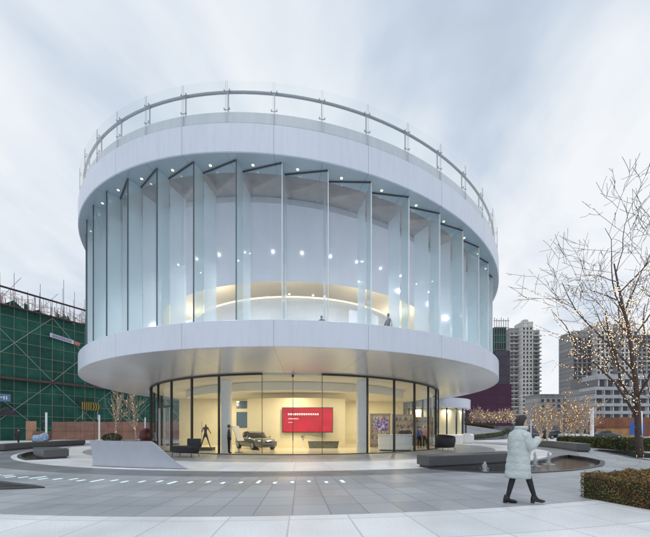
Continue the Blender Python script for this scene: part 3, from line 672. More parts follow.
    for sy, el, wr in ((1, (-.05, .23, 1.06), (.15, .17, 1.14)), (-1, (.02, -.21, 1.08), (.24, -.12, 1.24))):
        a, b, c_ = Vector((-.05, sy*.15, 1.36)), Vector(el), Vector(wr); ps, rr = [], []
        for i in range(13):
            u = i/12*2; q = a.lerp(b, u) if u <= 1 else b.lerp(c_, u-1); ps.append(q); rr.append((.088-.012*u)*(1+.04*abs(SIN(u*math.pi*2.2)))*(.75 if i == 0 else 1))
        mb = MB().tube(ps, rr, 14); mb.build('sleeve', coat, th, smooth=True)
    hair = mat('dark_hair', (.022, .014, .012), .45, var=.4, scale=30, bump=.9, bscale=60)
    mb = MB(); rg = []
    for z, rx0, rx1, ry in ((1.44, -.085, .0, .06), (1.48, -.10, .0, .08), (1.54, -.108, .015, .09), (1.60, -.105, .05, .092), (1.645, -.085, .085, .082), (1.69, -.04, .065, .052), (1.70, -.005, .03, .02)):
        rg.append([((rx0+rx1)/2+(rx1-rx0)/2*COS(a)+.005, ry*SIN(a), z) for a in [j*2*math.pi/16 for j in range(16)]])
    mb.loft(rg).build('hair', hair, th, smooth=True)
    for sy in (1, -1): MB().ell((.096, sy*.028, 1.555), (.008, .013, .008), 8, 6).build('eye', M['dark'], th, smooth=True)
    MB().ell((.093, 0, 1.492), (.012, .024, .007), 8, 6).build('mouth', mat('lips', (.35, .12, .11), .5), th, smooth=True)
woman()
ph = MB().box((0, 0, 0), (.012, .075, .15)); o = bevel(ph.build('phone', [M['dark']], None, (4.12, 5.99, 1.325), (0, .35, R_(4))), .004); tag(o, 'black mobile phone held by the woman in the mint coat', 'phone')
DK = (.012, .012, .015)
figure('person in dark maroon clothes walking along the long dark bench', gp(18.5, 443.6), R_(-70), (.03, .012, .018), DK, 1.62, .16)
figure('dark clothed worker leaning on the hoarding beside the thin white lamp post', (dp(42, 46.3), 46.3), R_(60), (.02, .03, .035), (.02, .02, .025), 1.7, .1, (.2, .15), z=1.35, lean=.12)
figure('person in black suit standing before the column beside the tilted sign board', (dp(229, 19.2), 19.2), R_(15), DK, DK, 1.72, .03, z=.02)
figure('receptionist in dark red uniform behind the white counter', (dp(402, 24.2), 24.2), R_(-90), (.06, .01, .012), DK, 1.66, 0, (.1, .1), z=.02)
figure('colleague in dark brown jacket behind the white counter', (dp(408, 24.4), 24.4), R_(-80), (.035, .018, .012), DK, 1.7, 0, (.1, .12), z=.02)
figure('visitor in blue coat standing behind the counter end', (dp(419.5, 24.5), 24.5), R_(-60), (.05, .10, .32), DK, 1.72, .05, z=.02)
figure('visitor in orange jacket among the shelves', (dp(425, 25.5), 25.5), R_(-100), (.55, .18, .05), DK, 1.74, .05, z=.02)
figure('person in dark coat standing at the upper glass facade beside a partition', (dp(388.5, 17.4), 17.4), R_(-150), (.03, .03, .04), DK, 1.72, .02, z=6.06)
figure('dark haired person sitting low behind the upper floor glass', (dp(321.5, 15.9), 15.9), R_(-90), (.04, .04, .05), DK, 1.08, 0, z=6.05)

# ------------------------------------------------------------------ lounge seats
def lounge(label, loc, rz, wd, kind):
    th = thing('lounge_seat', label, 'sofa', (*loc, 0), rz)
    if kind == 0:
        seat = MB(); n = 24
        seat.loft([[(wd/2*kx*COS(a), .42*ky*(1 if SIN(a) > 0 else 1)*SIN(a), z) for a in [j*2*math.pi/n for j in range(n)]] for z, kx, ky in ((.22, .85, .85), (.26, .97, .97), (.40, 1, 1), (.5, 1, 1), (.5, .93, .9), (.46, .9, .87))])
        seat.build('seat', M['wicker'], th, auto=40); bevel(MB().box((0, -.02, .53), (wd*.82, .66, .12)).build('cushion', M['cushion'], th), .04)
        b = MB(); b.loft([[(wd*.18+x, .30+y, z) for x, y, z in ((-wd*.26, -.05, z0), (wd*.26, -.05, z0), (wd*.26, .05, z0), (-wd*.26, .05, z0))] for z0 in (.5, .7, .98)]); bevel(b.build('backrest', M['cushion'], th), .04)
    else:
        b = MB(); n = 26; rg0 = []
        for z, k in ((.20, .80), (.30, .92), (.55, 1.0), (.80, 1.03), (1.02, 1.0)):
            rg0.append([(wd/2*k*COS(a), .5*k*SIN(a), z+(.12*SIN(a) if z > .6 else 0)) for a in [j*2*math.pi/n for j in range(n)]])
        rg0 += [[(x*.9, y*.86, z) for x, y, z in rg0[-1]], [(wd/2*.86*COS(a), .42*SIN(a), .5) for a in [j*2*math.pi/n for j in range(n)]]]
        b.loft(rg0); b.build('basket', M['wicker'], th, auto=50); bevel(MB().box((0, 0, .56), (wd*.74, .62, .14)).build('cushion', M['cushion'], th), .05)
    for sx in (-1, 1):
        for sy in (-1, 1):
            MB().tube([(sx*wd*.38, sy*.30, 0), (sx*wd*.34, sy*.26, .28)], [.014, .02], 8).build('leg', M['dark'], th)
    return th
x, y = gp(185.5, 456.8); lounge('black wicker lounge seat with a low backrest beside the sculpted white wall', (x, y), R_(-18), 1.7, 0)
x, y = gp(445.5, 450.3); lounge('round black wicker basket sofa outside the glass near the annex', (x, y), R_(30), 1.75, 1)
x, y = dp(137, 24), 24.0
th = thing('planter_bench', 'long low charcoal box bench behind the sculpted white wall', 'bench', (x, y, 0), R_(-12)); bevel(MB().box((0, 0, .42), (3.4, .8, .5)).build('seat', M['cushion'], th), .04); MB().box((0, 0, .09), (3.1, .6, .18)).build('base', M['dark'], th)
x, y = gp(146.5, 444.6); th = thing('egg_sculpture', 'dark red egg-shaped sculpture standing before the hoarding beside the glass', 'sculpture', (x, y, 0))
mb = MB(); mb.ring([(.01, .05), (.35, .1), (.6, .45), (.66, .85), (.55, 1.3), (.3, 1.62), (.01, 1.72)], n=24); mb.build('egg', mat('dark_red_paint', (.09, .012, .016), .35), th, smooth=True); MB().ring([(.01, .08), (.42, .08), (.45, 0)], n=24).build('base', M['dark'], th)

# ------------------------------------------------------------------ lamp posts
def lamp_post(label, px, py, ptop, r, group=None):
    x, y = gp(px, py); H = hp(ptop, y); th = thing('lamp_post', label, 'lamp post', (x, y, 0), 0, group)
    MB().ring([(r, .02), (r*.95, H*.62), (.01, H*.62)], n=16).build('post', M['lampw'], th, smooth=False, auto=40)
    MB().ring([(r*.95, H*.62), (r, H*.63), (r, H*.985), (r*1.1, H*.985), (r*1.1, H), (.01, H)], n=16).build('lamp_head', mat('opal_lamp', (.82, .84, .86), .3) if 'opal_lamp' not in bpy.data.materials else bpy.data.materials['opal_lamp'], th, auto=40)
    MB().ring([(r*2, 0), (r*2, .04), (.01, .045)], n=16).build('base_plate', M['steel'], th)
lamp_post('slim white lamp post in front of the gap in the brown hoarding', 46.3, 441.3, 412.5, .12)
lamp_post('slim white lamp post below the black and yellow chevron barrier', 99.3, 441.0, 415, .11)
lamp_post('thin white lamp post behind the dark red egg sculpture', 145.2, 440.5, 417.5, .09)
lamp_post('thick white lamp column next to the lit trees and low hedge', 592, 442.2, 407.5, .20)
lamp_post('thin white lamp post in front of the lit trees by the dark parked van', 531, 441.6, 420, .06)
lamp_post('slim white lamp post under the tall fairy-light tree', 641.5, 440.6, 412, .12)

# ------------------------------------------------------------------ showroom contents
def car_at(label, loc, rz, col, name='parked_car', full=True):
    th = thing(name, label, 'car', (*loc, .02 if full else 0), rz); paint = mat('car_paint_%d' % len(bpy.data.materials), col, .25, .3, coat=.6); gl = M.get('carglass') or M.setdefault('carglass', mat('car_glass', (.012, .015, .018), .05))
    tyre = M.get('tyre') or M.setdefault('tyre', mat('tyre', (.015, .015, .016), .8)); n = 16
    st = [(2.32, .62, .30, .62), (2.26, .78, .22, .74), (2.0, .88, .18, .84), (1.5, .91, .17, .91), (.8, .92, .17, .98), (0, .92, .17, 1.0), (-.9, .92, .17, 1.0), (-1.6, .91, .19, 1.0), (-2.1, .86, .24, .98), (-2.3, .74, .34, .90)]
    rg = []
    for x, wy, z0, z1 in st:
        zc, hz = (z0+z1)/2, (z1-z0)/2
        rg.append([(x, wy*math.copysign(abs(COS(a))**.35, COS(a)), zc+hz*math.copysign(abs(SIN(a))**.45, SIN(a))) for a in [j*2*math.pi/n for j in range(n)]])
    MB().loft(rg).build('body', paint, th, auto=50)
    cb = [(1.02, .66, .96, .97), (.45, .72, .96, 1.33), (.1, .70, .96, 1.43), (-.5, .69, .96, 1.45), (-1.1, .67, .96, 1.38), (-1.75, .64, .97, 1.02)]
    rg = []
    for x, wy, z0, z1 in cb: rg.append([(x, -wy-.1, z0), (x, -wy*.86, z1-.04), (x, -wy*.6, z1), (x, wy*.6, z1), (x, wy*.86, z1-.04), (x, wy+.1, z0)])
    MB().loft(rg).build('window', gl, th, auto=40)
    MB().loft([[(x, -wy*.9, z1-.02), (x, -wy*.6, z1+.015), (x, wy*.6, z1+.015), (x, wy*.9, z1-.02)] for x, wy, z0, z1 in cb[1:5]], closed=True).build('roof', paint, th, auto=40)
    for sx in (1.42, -1.4):
        for sy in (-1, 1):
            wl = MB(); wl.tube([(sx, sy*.72, .33), (sx, sy*.93, .33)], .33, 22); wh = wl.build('wheel', tyre, th, auto=40)
            r_ = MB(); r_.tube([(sx, sy*.9, .33), (sx, sy*.945, .33)], .22, 18)
            for q in range(5):
                a = q*1.257; r_.box((sx+.12*COS(a), sy*.95, .33+.12*SIN(a)), (.04, .015, .2), M=Matrix.Rotation(-a+math.pi/2, 3, 'Y'))
            r_.build('rim', M['steel'], wh, auto=40)
    if full:
        for sy in (-1, 1): MB().ell((2.17, sy*.62, .68), (.1, .17, .07), 10, 6).build('headlight', mat('headlight', (.8, .85, .9), .1, emis=(.9, .95, 1), es=.6) if 'headlight' not in bpy.data.materials else bpy.data.materials['headlight'], th, smooth=True)
        MB().box((2.30, -.17, .60), (.06, .26, .15)).box((2.30, .17, .60), (.06, .26, .15)).build('grille', M['dark'], th); MB().box((2.31, 0, .36), (.05, .9, .12)).build('bumper_vent', M['dark'], th)
        for sy in (-1, 1): MB().ell((.7, sy*1.0, 1.0), (.07, .09, .06), 8, 6).build('wing_mirror', paint, th, smooth=True)
    return th
car_at('grey saloon car on show inside the glass beside the red screen', (dp(254, 24.2), 24.6), R_(-52), (.12, .13, .115)).scale = (.93,)*3
# screen with its writing
S = thing('wall_screen', 'large red presentation screen with white lines of writing on the cream wall', 'screen', (dp(307.5, 26.2), 26.2, 2.3))
Wd, Ht = 51/F*26.2, 25.3/F*26.2
bevel(MB().box((0, .04, 0), (Wd, .08, Ht)).build('frame', M['dark'], S), .01)
rm = bpy.data.materials.new('screen_red'); rm.use_nodes = True; t = rm.node_tree; p = t.nodes['Principled BSDF']; p.inputs['Roughness'].default_value = .15
c = N(t, 'ShaderNodeTexCoord'); n = N(t, 'ShaderNodeTexNoise', i_Scale=.7, i_Detail=2.0); L(t, c.outputs['Object'], n.inputs['Vector'])
cc = ramp(t, n.outputs[0], [(.35, (.36, .0, .006)), (.65, (.60, .002, .014))]); p.inputs['Base Color'].default_value = (.05, .002, .004, 1); L(t, cc, p.inputs['Emission Color']); p.inputs['Emission Strength'].default_value = .95
MB().box((0, -.004, 0), (Wd-.12, .012, Ht-.12)).build('display', rm, S)
tx = mat('screen_text', (.8, .7, .7), .4, emis=(1, .86, .86), es=.95); rng = random.Random(4)
def glyph_line(x0, z, n, h, nm):
    for i in range(n):
        mb = MB(); x = x0+i*h*1.12; a = h*.46
        for q in range(3): mb.box((x, -.013, z+(q-1)*a*.8), (h*rng.uniform(.6, .9), .004, h*.10))
        for q in range(2): mb.box((x+(q-.5)*a, -.0135, z), (h*.10, .004, h*rng.uniform(.6, .95)))
        mb.build(nm, tx, S)
glyph_line(-1.55, .47, 14, .165, 'title_character'); glyph_line(-1.55, .10, 9, .085, 'subtitle_character'); glyph_line(-1.55, -.20, 7, .05, 'caption_character')
# tilted board on a stand
x, Y = dp(238, 20.4), 20.4; T = thing('sign_stand', 'pale tilted notice board on a thin dark stand beside the column', 'sign', (x, Y, .02), R_(-20))
mm = Matrix.Rotation(R_(-24), 3, 'Y'); bevel(MB().box((0, 0, 1.22), (.05, .72, 1.05), M=mm).build('board', M['ceil2'], T), .01)
MB().box((-.035, 0, 1.22), (.012, .6, .86), M=mm).build('poster', M['cream'], T); MB().tube([(.06, 0, .0), (.06, 0, 1.1)], .022, 8).box((.06, 0, .012), (.4, .4, .024)).build('stand', M['dark'], T)
# long low table and slim flower stand under the screen
x = dp(323.5, 25.6); T = thing('console_table', 'long low dark olive console table below the red screen', 'table', (x, 25.5, .02))
tm = mat('olive_console', (.10, .105, .075), .35, var=.15); MB().loft([[(a*1.13, -.3, .0), (a*1.13, .3, .0), (a*1.22, .3, .50), (a*1.22, -.3, .50)] for a in (-1, 1)]).build('body', tm, T); bevel(MB().box((0, 0, .53), (2.5, .66, .05)).build('table_top', tm, T), .01)
x = dp(303.2, 25.5); T = thing('flower_stand', 'slim pedestal with a small plant beside the console table', 'plant stand', (x, 25.4, .02))
MB().tube([(0, 0, 0), (0, 0, .62)], .05, 12).box((0, 0, .015), (.3, .3, .03)).build('pedestal', M['ceil2'], T); MB().ring([(.03, .62), (.09, .66), (.07, .8), (.05, .8)], n=14).build('vase', M['steel'], T)
mb = MB(); leaf_cloud(mb, [(random.Random(i).gauss(0, .09), random.Random(i+50).gauss(0, .09), .92+random.Random(i+90).gauss(0, .08)) for i in range(70)], random.Random(2), .09); mb.build('leaves', M['hedge2'], T, fixn=False)
# statue on plinth
x, Y = dp(205.5, 22.5), 22.5; T = thing('statue', 'slim dark bronze statue of a striding figure with a staff on a black plinth', 'statue', (x, Y, .02), R_(0))
bz = mat('bronze', (.035, .02, .012), .35, .6); bevel(MB().box((0, 0, .11), (1.15, .7, .22)).build('plinth', M['dark'], T), .01)
J = [((0, 0, 1.13), .10), ((.0, 0, 1.36), .095), ((.02, 0, 1.56), .12), ((.02, 0, 1.7), .045), ((.03, 0, 1.84), .085)]; E_ = [(0, 1), (1, 2), (2, 3), (3, 4)]
for sx, arm in ((-1, ((-.2, 0, 1.44), (-.27, 0, 1.25))), (1, ((.27, 0, 1.38), (.40, 0, 1.16)))):
    b = len(J); J += [((sx*.09, 0, 1.02), .075), ((sx*.2, 0, .66), .05), ((sx*.33, 0, .27), .035), ((sx*.40, -.05, .24), .03)]; E_ += [(0, b), (b, b+1), (b+1, b+2), (b+2, b+3)]
    b = len(J); J += [((sx*.17, 0, 1.6), .05), (arm[0], .036), (arm[1], .028)]; E_ += [(2, b), (b, b+1), (b+1, b+2)]
skin_body('bronze_figure', J, E_, bz, T, 0, 1); MB().tube([(-.28, -.02, .22), (-.25, -.02, 2.05)], .012, 6).build('staff', bz, T)
# reception counter, shelves, poster
x0, Y = dp(395, 22.2), 22.2; T = thing('reception_counter', 'white curved reception counter behind the glass', 'counter', (x0, Y, .02), R_(-8))
bevel(MB().loft([[(-1.15, -.25, z), (-.4, -.38, z), (.4, -.38, z), (1.15, -.25, z), (1.15, .25, z), (-1.15, .25, z)] for z in (.08, 1.08)]).build('body', M['partition'], T), .02)
bevel(MB().box((0, -.02, 1.11), (2.4, .85, .06)).build('counter_top', M['white'], T), .015); MB().box((0, .0, .04), (2.1, .4, .08)).build('kick_plate', M['dark'], T)
rng = random.Random(8)
def shelf(label, px, Y, W, H, rz):
    T = thing('display_shelf', label, 'shelf', (dp(px, Y), Y, .02), rz); sm = M['brown']
    for s in (-1, 1): MB().box((s*W/2, 0, H/2), (.05, .4, H)).build('side_panel', sm, T)
    MB().box((0, .19, H/2), (W-.05, .02, H)).build('back_panel', M['cream'], T)
    n = 6
    for i in range(n): MB().box((0, 0, .06+i*(H-.1)/(n-1)), (W-.052, .36, .04)).build('shelf_board', sm, T)
    for i in range(n-1):
        xx = -W/2+.2
        while xx < W/2-.15:
            h = rng.uniform(.15, .38); wdt = rng.uniform(.06, .16); col = rng.choice(((.1, .06, .3), (.5, .2, .05), (.6, .6, .58), (.05, .12, .3), (.3, .05, .05), (.55, .45, .2)))
            z0 = .02+.08+i*(H-.1)/(n-1); key = 'goods_%d%d%d' % tuple(int(c*100) for c in col); m_ = bpy.data.materials.get(key) or mat(key, col, .5)
            b_ = MB().ring([(.001, 0), (wdt/2, 0), (wdt/2, h*.6), (wdt/4, h*.78), (wdt/4, h), (.001, h)], n=10).build('boxed_good', m_, None, (0, 0, 0))
            cs = Matrix.Rotation(rz, 4, 'Z') @ Vector((xx, -.03, 0)); b_.location = (T.location.x+cs.x, T.location.y+cs.y, T.location.z+z0-.0); b_.name = 'display_bottle'
            tag(b_, 'small coloured bottle on the display shelf behind the reception counter', 'bottle', 'bottles on the display shelves')
            xx += wdt+rng.uniform(.06, .2)
shelf('tall wooden display shelf full of bottles nearest the round column', 380, 27.5, 1.7, 2.9, 0)
shelf('tall wooden display shelf behind the two staff at the counter', 403, 29.0, 2.0, 2.9, 0)
shelf('tall wooden display shelf behind the visitor in orange', 424, 30.0, 1.6, 2.7, R_(-10))
T = thing('poster_stand', 'blue and violet picture board leaning beside the counter', 'poster', (dp(382, 24.5), 24.5, .02), R_(-15)); vm = bpy.data.materials.new('violet_picture'); vm.use_nodes = True; t = vm.node_tree; n = N(t, 'ShaderNodeTexNoise', i_Scale=5.0, i_Detail=3.0); c = N(t, 'ShaderNodeTexCoord'); L(t, c.outputs['Object'], n.inputs[0])
L(t, ramp(t, n.outputs[0], [(.35, (.03, .03, .16)), (.5, (.16, .09, .38)), (.62, (.55, .5, .62))]), t.nodes['Principled BSDF'].inputs['Base Color'])
MB().box((0, 0, 1.85), (.95, .04, .95)).build('board', vm, T); MB().tube([(-.3, .05, 0), (-.3, .05, 1.5)], .02, 8).tube([(.3, .05, 0), (.3, .05, 1.5)], .02, 8).build('stand', M['steel'], T)

# ------------------------------------------------------------------ annex pavilion and ramp behind
AX, AY, AR = 12.75, 42.5, 5.6
an = thing('annex_pavilion', 'small round glass annex with a white roof band and a lit cream interior', 'building', (AX, AY, 0))
MB().ring([(AR+.9, 0), (AR+.9, .9), (AR+.75, 1.0), (.01, 1.0)]).build('floor_ledge', M['white'], an, auto=30)
MB().ring([(.01, 4.1), (AR+.1, 4.1), (AR+.5, 4.15), (AR+.5, 5.25), (.01, 5.3)]).build('roof_band', M['fascia'], an, auto=30)
MB().ring([(AR*.9, 1.0), (AR*.9, 4.1)], n=40).build('inner_wall', M['cream'], an)
for k in range(24): MB().ring([(AR, 1.0), (AR, 4.1)], 15*k+.2, 15*k+14.8, 3).build('glass_panel', M['gclear'], an, fixn=False); x, y, _ = pt(AR, 15*k); MB().box((x, y, 2.55), (.11, .14, 3.1), R_(15*k)).build('mullion', M['dark'], an)
for t in (-60, -20, 20, 60, 100): lamp('annex_lamp', pt(5.32, t, 3.95), 60, WARM, .3, parent=an)
rp = MB(); n = 24; rgs = []
A = [(14, 44.5, .05), (22.5, 46, .1), (29.5, 52, .3), (34.5, 60, 1.2)]; B = [(10, 66, 3.6), (20, 68, 3.7), (28, 68, 3.2), (35, 66, 1.8)]
def bez(P, u): return tuple(sum(c*p[i] for c, p in zip(((1-u)**3, 3*u*(1-u)**2, 3*u*u*(1-u), u**3), P)) for i in range(3))
for i in range(n+1):
    a, b = bez(A, i/n), bez(B, i/n); rgs.append([tuple(a[k]+(b[k]-a[k])*j/6 for k in range(3)) for j in range(7)])
for i in range(n):
    for j in range(6): rp.face([rgs[i][j], rgs[i+1][j], rgs[i+1][j+1], rgs[i][j+1]])
for i in range(n): rp.face([rgs[i][0], rgs[i+1][0], (*rgs[i+1][0][:2], -.3), (*rgs[i][0][:2], -.3)])
tag(rp.build('ramp', mat('ramp_paving', (.24, .25, .28), .7, var=.1, scale=1.5), smooth=True), kind='structure')
def curve_hedge(label, P, h, wd, n, size, seed, u0=0, u1=1):
    rng = random.Random(seed); o = bez(P, .5); th = thing('hedge', label, 'hedge', o); mb, st = MB(), MB(); pp = [tuple(bez(P, u0+(u1-u0)*i/16)[k]-o[k]+(h*.4 if k == 2 else 0) for k in range(3)) for i in range(17)]
    st.tube(pp, wd*.4, 6); st.build('stems', M['hedgecore'], th)
    for _ in range(n):
        b = bez(P, rng.uniform(u0, u1)); a = rng.uniform(-.6, 3.74); q = (b[0]-o[0]+wd/2*COS(a)*rng.uniform(.8, 1.1), b[1]-o[1]+rng.uniform(-.3, .3), b[2]-o[2]+h*.45+h*.5*SIN(a)*rng.uniform(.85, 1.1)); leaf_cloud(mb, [q], rng, size)
    mb.build('foliage', M['hedge'], th, fixn=False)
curve_hedge('low curved hedge along the lower edge of the grey ramp', A, .7, .8, 2600, .22, 3, .1, 1)
curve_hedge('curved dark hedge along the upper edge of the grey ramp', B, .9, 1.0, 3200, .26, 4, .1, 1)
for i in range(12):
    b = bez(A, .12+.07*i); T = MB().tube([(0, 0, 0), (0, 0, 1.05)], .03, 6).box((0, 0, 1.05), (.09, .09, .04)).build('bollard', M['steel'], None, (b[0]-.3, b[1]+.9, b[2]+.05)); tag(T, 'thin steel bollard behind the low hedge on the grey ramp', 'bollard', 'bollards along the ramp')
x, y = gp(467, 443.5); T = thing('sign_stone', 'small white upright marker block beside the annex ledge', 'marker', (x, y, 0)); bevel(MB().box((0, 0, .6), (.7, .35, 1.1)).build('block', M['white'], T), .02); MB().box((0, 0, .03), (.9, .5, .06)).build('base', M['steel'], T)

# ------------------------------------------------------------------ building site with green net
o_ = Vector((-46.0, 45.0, 0)); dv = Vector((.485, .8745, 0)); nv = Vector((-.8745, .485, 0))
ang_s = math.atan2(dv.y, dv.x)
site = thing('scaffold_building', 'building under construction wrapped in dark green netting and steel scaffolding', 'building', o_, ang_s)   # local x runs along the facade, -y faces the plaza
netm = bpy.data.materials.new('green_net'); netm.use_nodes = True; t = netm.node_tree; p = t.nodes['Principled BSDF']; p.inputs['Roughness'].default_value = .85
c = N(t, 'ShaderNodeTexCoord'); s = N(t, 'ShaderNodeSeparateXYZ'); L(t, c.outputs['Object'], s.inputs[0]); n = N(t, 'ShaderNodeTexNoise', i_Scale=.35, i_Detail=6.0, i_Roughness=.7); L(t, c.outputs['Object'], n.inputs[0])
w1 = mth(t, 'FRACT', mth(t, 'MULTIPLY', s.outputs[2], 1/1.8)); w2 = mth(t, 'FRACT', mth(t, 'DIVIDE', s.outputs[0], 3.0)); wn = N(t, 'ShaderNodeTexWhiteNoise'); cx_ = N(t, 'ShaderNodeCombineXYZ'); L(t, mth(t, 'FLOOR', mth(t, 'MULTIPLY', s.outputs[2], 1/1.8)), cx_.inputs[0]); L(t, mth(t, 'FLOOR', mth(t, 'DIVIDE', s.outputs[0], 3.0)), cx_.inputs[1]); L(t, cx_.outputs[0], wn.inputs[0])
k1 = ramp(t, n.outputs[0], [(.3, (.008, .050, .040)), (.55, (.012, .100, .072)), (.75, (.03, .175, .115))]); k1 = mixc(t, 1.0, k1, ramp(t, wn.outputs[0], [(0, (.7,)*3), (1, (1.25,)*3)]), 'MULTIPLY')
L(t, mixc(t, mth(t, 'LESS_THAN', mth(t, 'MINIMUM', mth(t, 'FRACT', mth(t, 'MULTIPLY', s.outputs[2], 2/1.8)), mth(t, 'FRACT', mth(t, 'DIVIDE', s.outputs[0], .75))), .06), k1, (.028, .085, .06)), p.inputs['Base Color'])
fn = N(t, 'ShaderNodeTexNoise', i_Scale=2.0, i_Detail=3.0); L(t, c.outputs['Object'], fn.inputs[0]); bn = N(t, 'ShaderNodeBump', i_Strength=.6, i_Distance=.15); L(t, fn.outputs[0], bn.inputs['Height']); L(t, bn.outputs[0], p.inputs['Normal'])
X0, X1, ZN = -12.0, 62.0, 19.2
rng = random.Random(12); nb = MB(); gx = int((X1-X0)/1.5)
P_ = [[(X0+i*1.5, .25+rng.uniform(-.06, .06)+.12*abs(SIN(i*math.pi/2)), z) for z in [j*ZN/12 for j in range(13)]] for i in range(gx+1)]
P_ = [[(a, b+.10*SIN(z*2.1+a), z+(rng.uniform(-.5, 1.5) if j_ == 12 else 0)) for j_, (a, b, z) in enumerate(r)] for r in P_]
for i in range(gx):
    for j in range(12): nb.face([P_[i][j], P_[i+1][j], P_[i+1][j+1], P_[i][j+1]])
nb.build('safety_net', netm, site, smooth=True)
MB().box(((X0+X1)/2, 9, 10), (X1-X0, 14, 20)).build('concrete_frame', mat('site_concrete', (.10, .11, .11), .9, var=.2, scale=.3), site)
yel = mat('scaffold_steel', (.26, .26, .17), .5, .3); grs = mat('scaffold_grey', (.20, .20, .22), .5, .3); brs = mat('brace_steel', (.33, .36, .35), .5, .2); rust = mat('rusty_plank', (.085, .05, .045), .8, var=.3)
i = 0; x = X0
while x <= X1:
    top = 26.0+rng.uniform(-2.2, 1.2) if i % 2 else 22.5+rng.uniform(-.5, 2)
    if x < 34 or i % 2: MB().tube([(x, 0, 0), (x, 0, top)], .032, 5).build('scaffold_pole', yel if top < 24 else grs, site)
    if x < 26: MB().tube([(x+.35, 1.2, ZN-2), (x+.35, 1.2, top-1)], .028, 4).build('rear_pole', grs, site)
    i += 1; x += 1.5
for k in range(1, 11): MB().tube([(X0, -.05, k*1.8), (X1, -.05, k*1.8)], .032, 4).build('ledger', yel, site)
for z, th_, m_ in ((19.4, .16, rust), (21.9, .13, rust), (9.0, .34, rust)):
    MB().box(((X0+X1)/2, -.12, z), (X1-X0, .5, th_)).build('walkway', m_, site)
for k in range(7):
    for z0, z1 in ((0, 9), (9.2, 19.2)):
        a = X0+k*9; MB().tube([(a, -.09, z0), (a+9, -.09, z1)], .035, 5).build('brace', brs, site); MB().tube([(a+9, -.12, z0), (a, -.12, z1)], .035, 5).build('brace', brs, site)
lat = MB()
for i in range(int(52/.14)):
    a = X0+i*.14+rng.uniform(-.1, .1); y = rng.uniform(.1, 2.5); lat.tube([(a, y, 19.3), (a+rng.uniform(-.15, .15), y, rng.uniform(20.6, 22.3))], .04, 3)
    if i % 3 == 0: lat.tube([(a, y, rng.uniform(19.6, 21.8)), (a+rng.uniform(1, 3), y, rng.uniform(19.6, 21.8))], .035, 3)
lat.build('rebar_lattice', mat('rebar', (.50, .40, .40), .7, var=.2), site)['kind'] = 'stuff'
rag = MB()
for i in range(60):
    a = rng.uniform(X0, 30); z = 19.3+rng.random()**2*1.7; rag.face([(a, .2, z-.9), (a+rng.uniform(.2, .7), .3, z-.7), (a+rng.uniform(.2, .6), .22, z), (a+.05, .2, z+rng.uniform(0, .3))])
rag.build('loose_net', netm, site, fixn=False)['kind'] = 'stuff'
for k in range(6):
    a = X0+12+k*4.5; MB().tube([(a, .4, 20), (a+2.4, .4, 24.2-(k % 3)*.7)], .03, 4).build('prop', grs, site)
# banner on the netting (cloth with a row of small characters and a red end)
def on_site(px, zoff=0):
    """facade coordinate seen at a pixel column"""
    k = (px-325)/F; return (k*o_.y-o_.x)/(dv.x-k*dv.y)
s0, s1, s2 = on_site(49), on_site(72.5), on_site(79); Ym = o_.y+dv.y*s0
z0, z1 = hp(345, Ym)+1.25, hp(333, Ym)
p0 = o_+dv*s0-nv*(-.0)+Vector((.87, -.48, 0))*.35
ban = thing('banner', 'white cloth banner with small dark characters and a red end on the green netting', 'banner', (p0.x, p0.y, z0), ang_s)
h_ = z1-z0; dz = -.55/((s2-s0)) 
MB().face([(0, 0, 0), (s1-s0, 0, dz*(s1-s0)), (s1-s0, 0, h_+dz*(s1-s0)), (0, 0, h_)]).build('cloth', mat('banner_cloth', (.62, .64, .70), .8, var=.06, scale=1.5), ban)
MB().face([(s1-s0+.02, 0, dz*(s1-s0)), (s2-s0, 0, dz*(s2-s0)), (s2-s0, 0, h_*.92+dz*(s2-s0)), (s1-s0+.02, 0, h_*.92+dz*(s1-s0))]).build('red_end', mat('banner_red', (.42, .16, .15), .8, var=.3, scale=2), ban)
bt = mat('banner_ink', (.20, .10, .30), .8)
for i in range(12):
    x = .35+i*(s1-s0-.5)/12; z = h_*.5+dz*x; a = .22; mb = MB()
    for q in range(3): mb.box((x, -.02, z+(q-1)*a*.8), (a*rng.uniform(1, 1.6), .01, .05))
    mb.box((x, -.022, z), (.05, .01, a*1.7)); mb.build('character', bt, ban)
sB = on_site(1.5); pB = o_+dv*sB+Vector((.87, -.48, 0))*.35; T = thing('site_sign', 'small blue and white site sign hung on the netting above the walkway', 'sign', (pB.x, pB.y, hp(401.5, pB.y)), ang_s)
MB().box((0, 0, .55), (1.7, .05, 1.1)).build('board', mat('sign_blue', (.10, .19, .32), .5), T); MB().box((.15, -.03, .55), (.12, .02, .5)).box((.42, -.03, .55), (.12, .02, .5)).box((-.15, -.03, .6), (.3, .02, .12)).build('sign_lettering', M['white'], T)
sB = on_site(5); pB = o_+dv*sB+Vector((.87, -.48, 0))*.6; T = tag(MB().loft([[(x, -.3+.1*SIN(x*3), .9*SIN(math.pi*min(1, max(0, (x+1)/2)))*.9+.02), (x, .2, .05+.95*SIN(math.pi*min(1, max(0, (x+1)/2)))), (x, -.1, -.15)] for x in [-1+i/6 for i in range(13)]]).build('tarpaulin', M['cushion'], None, (pB.x, pB.y, hp(414, pB.y)), (0, 0, ang_s)), 'crumpled dark tarpaulin caught on the scaffolding below the blue site sign', 'tarpaulin')
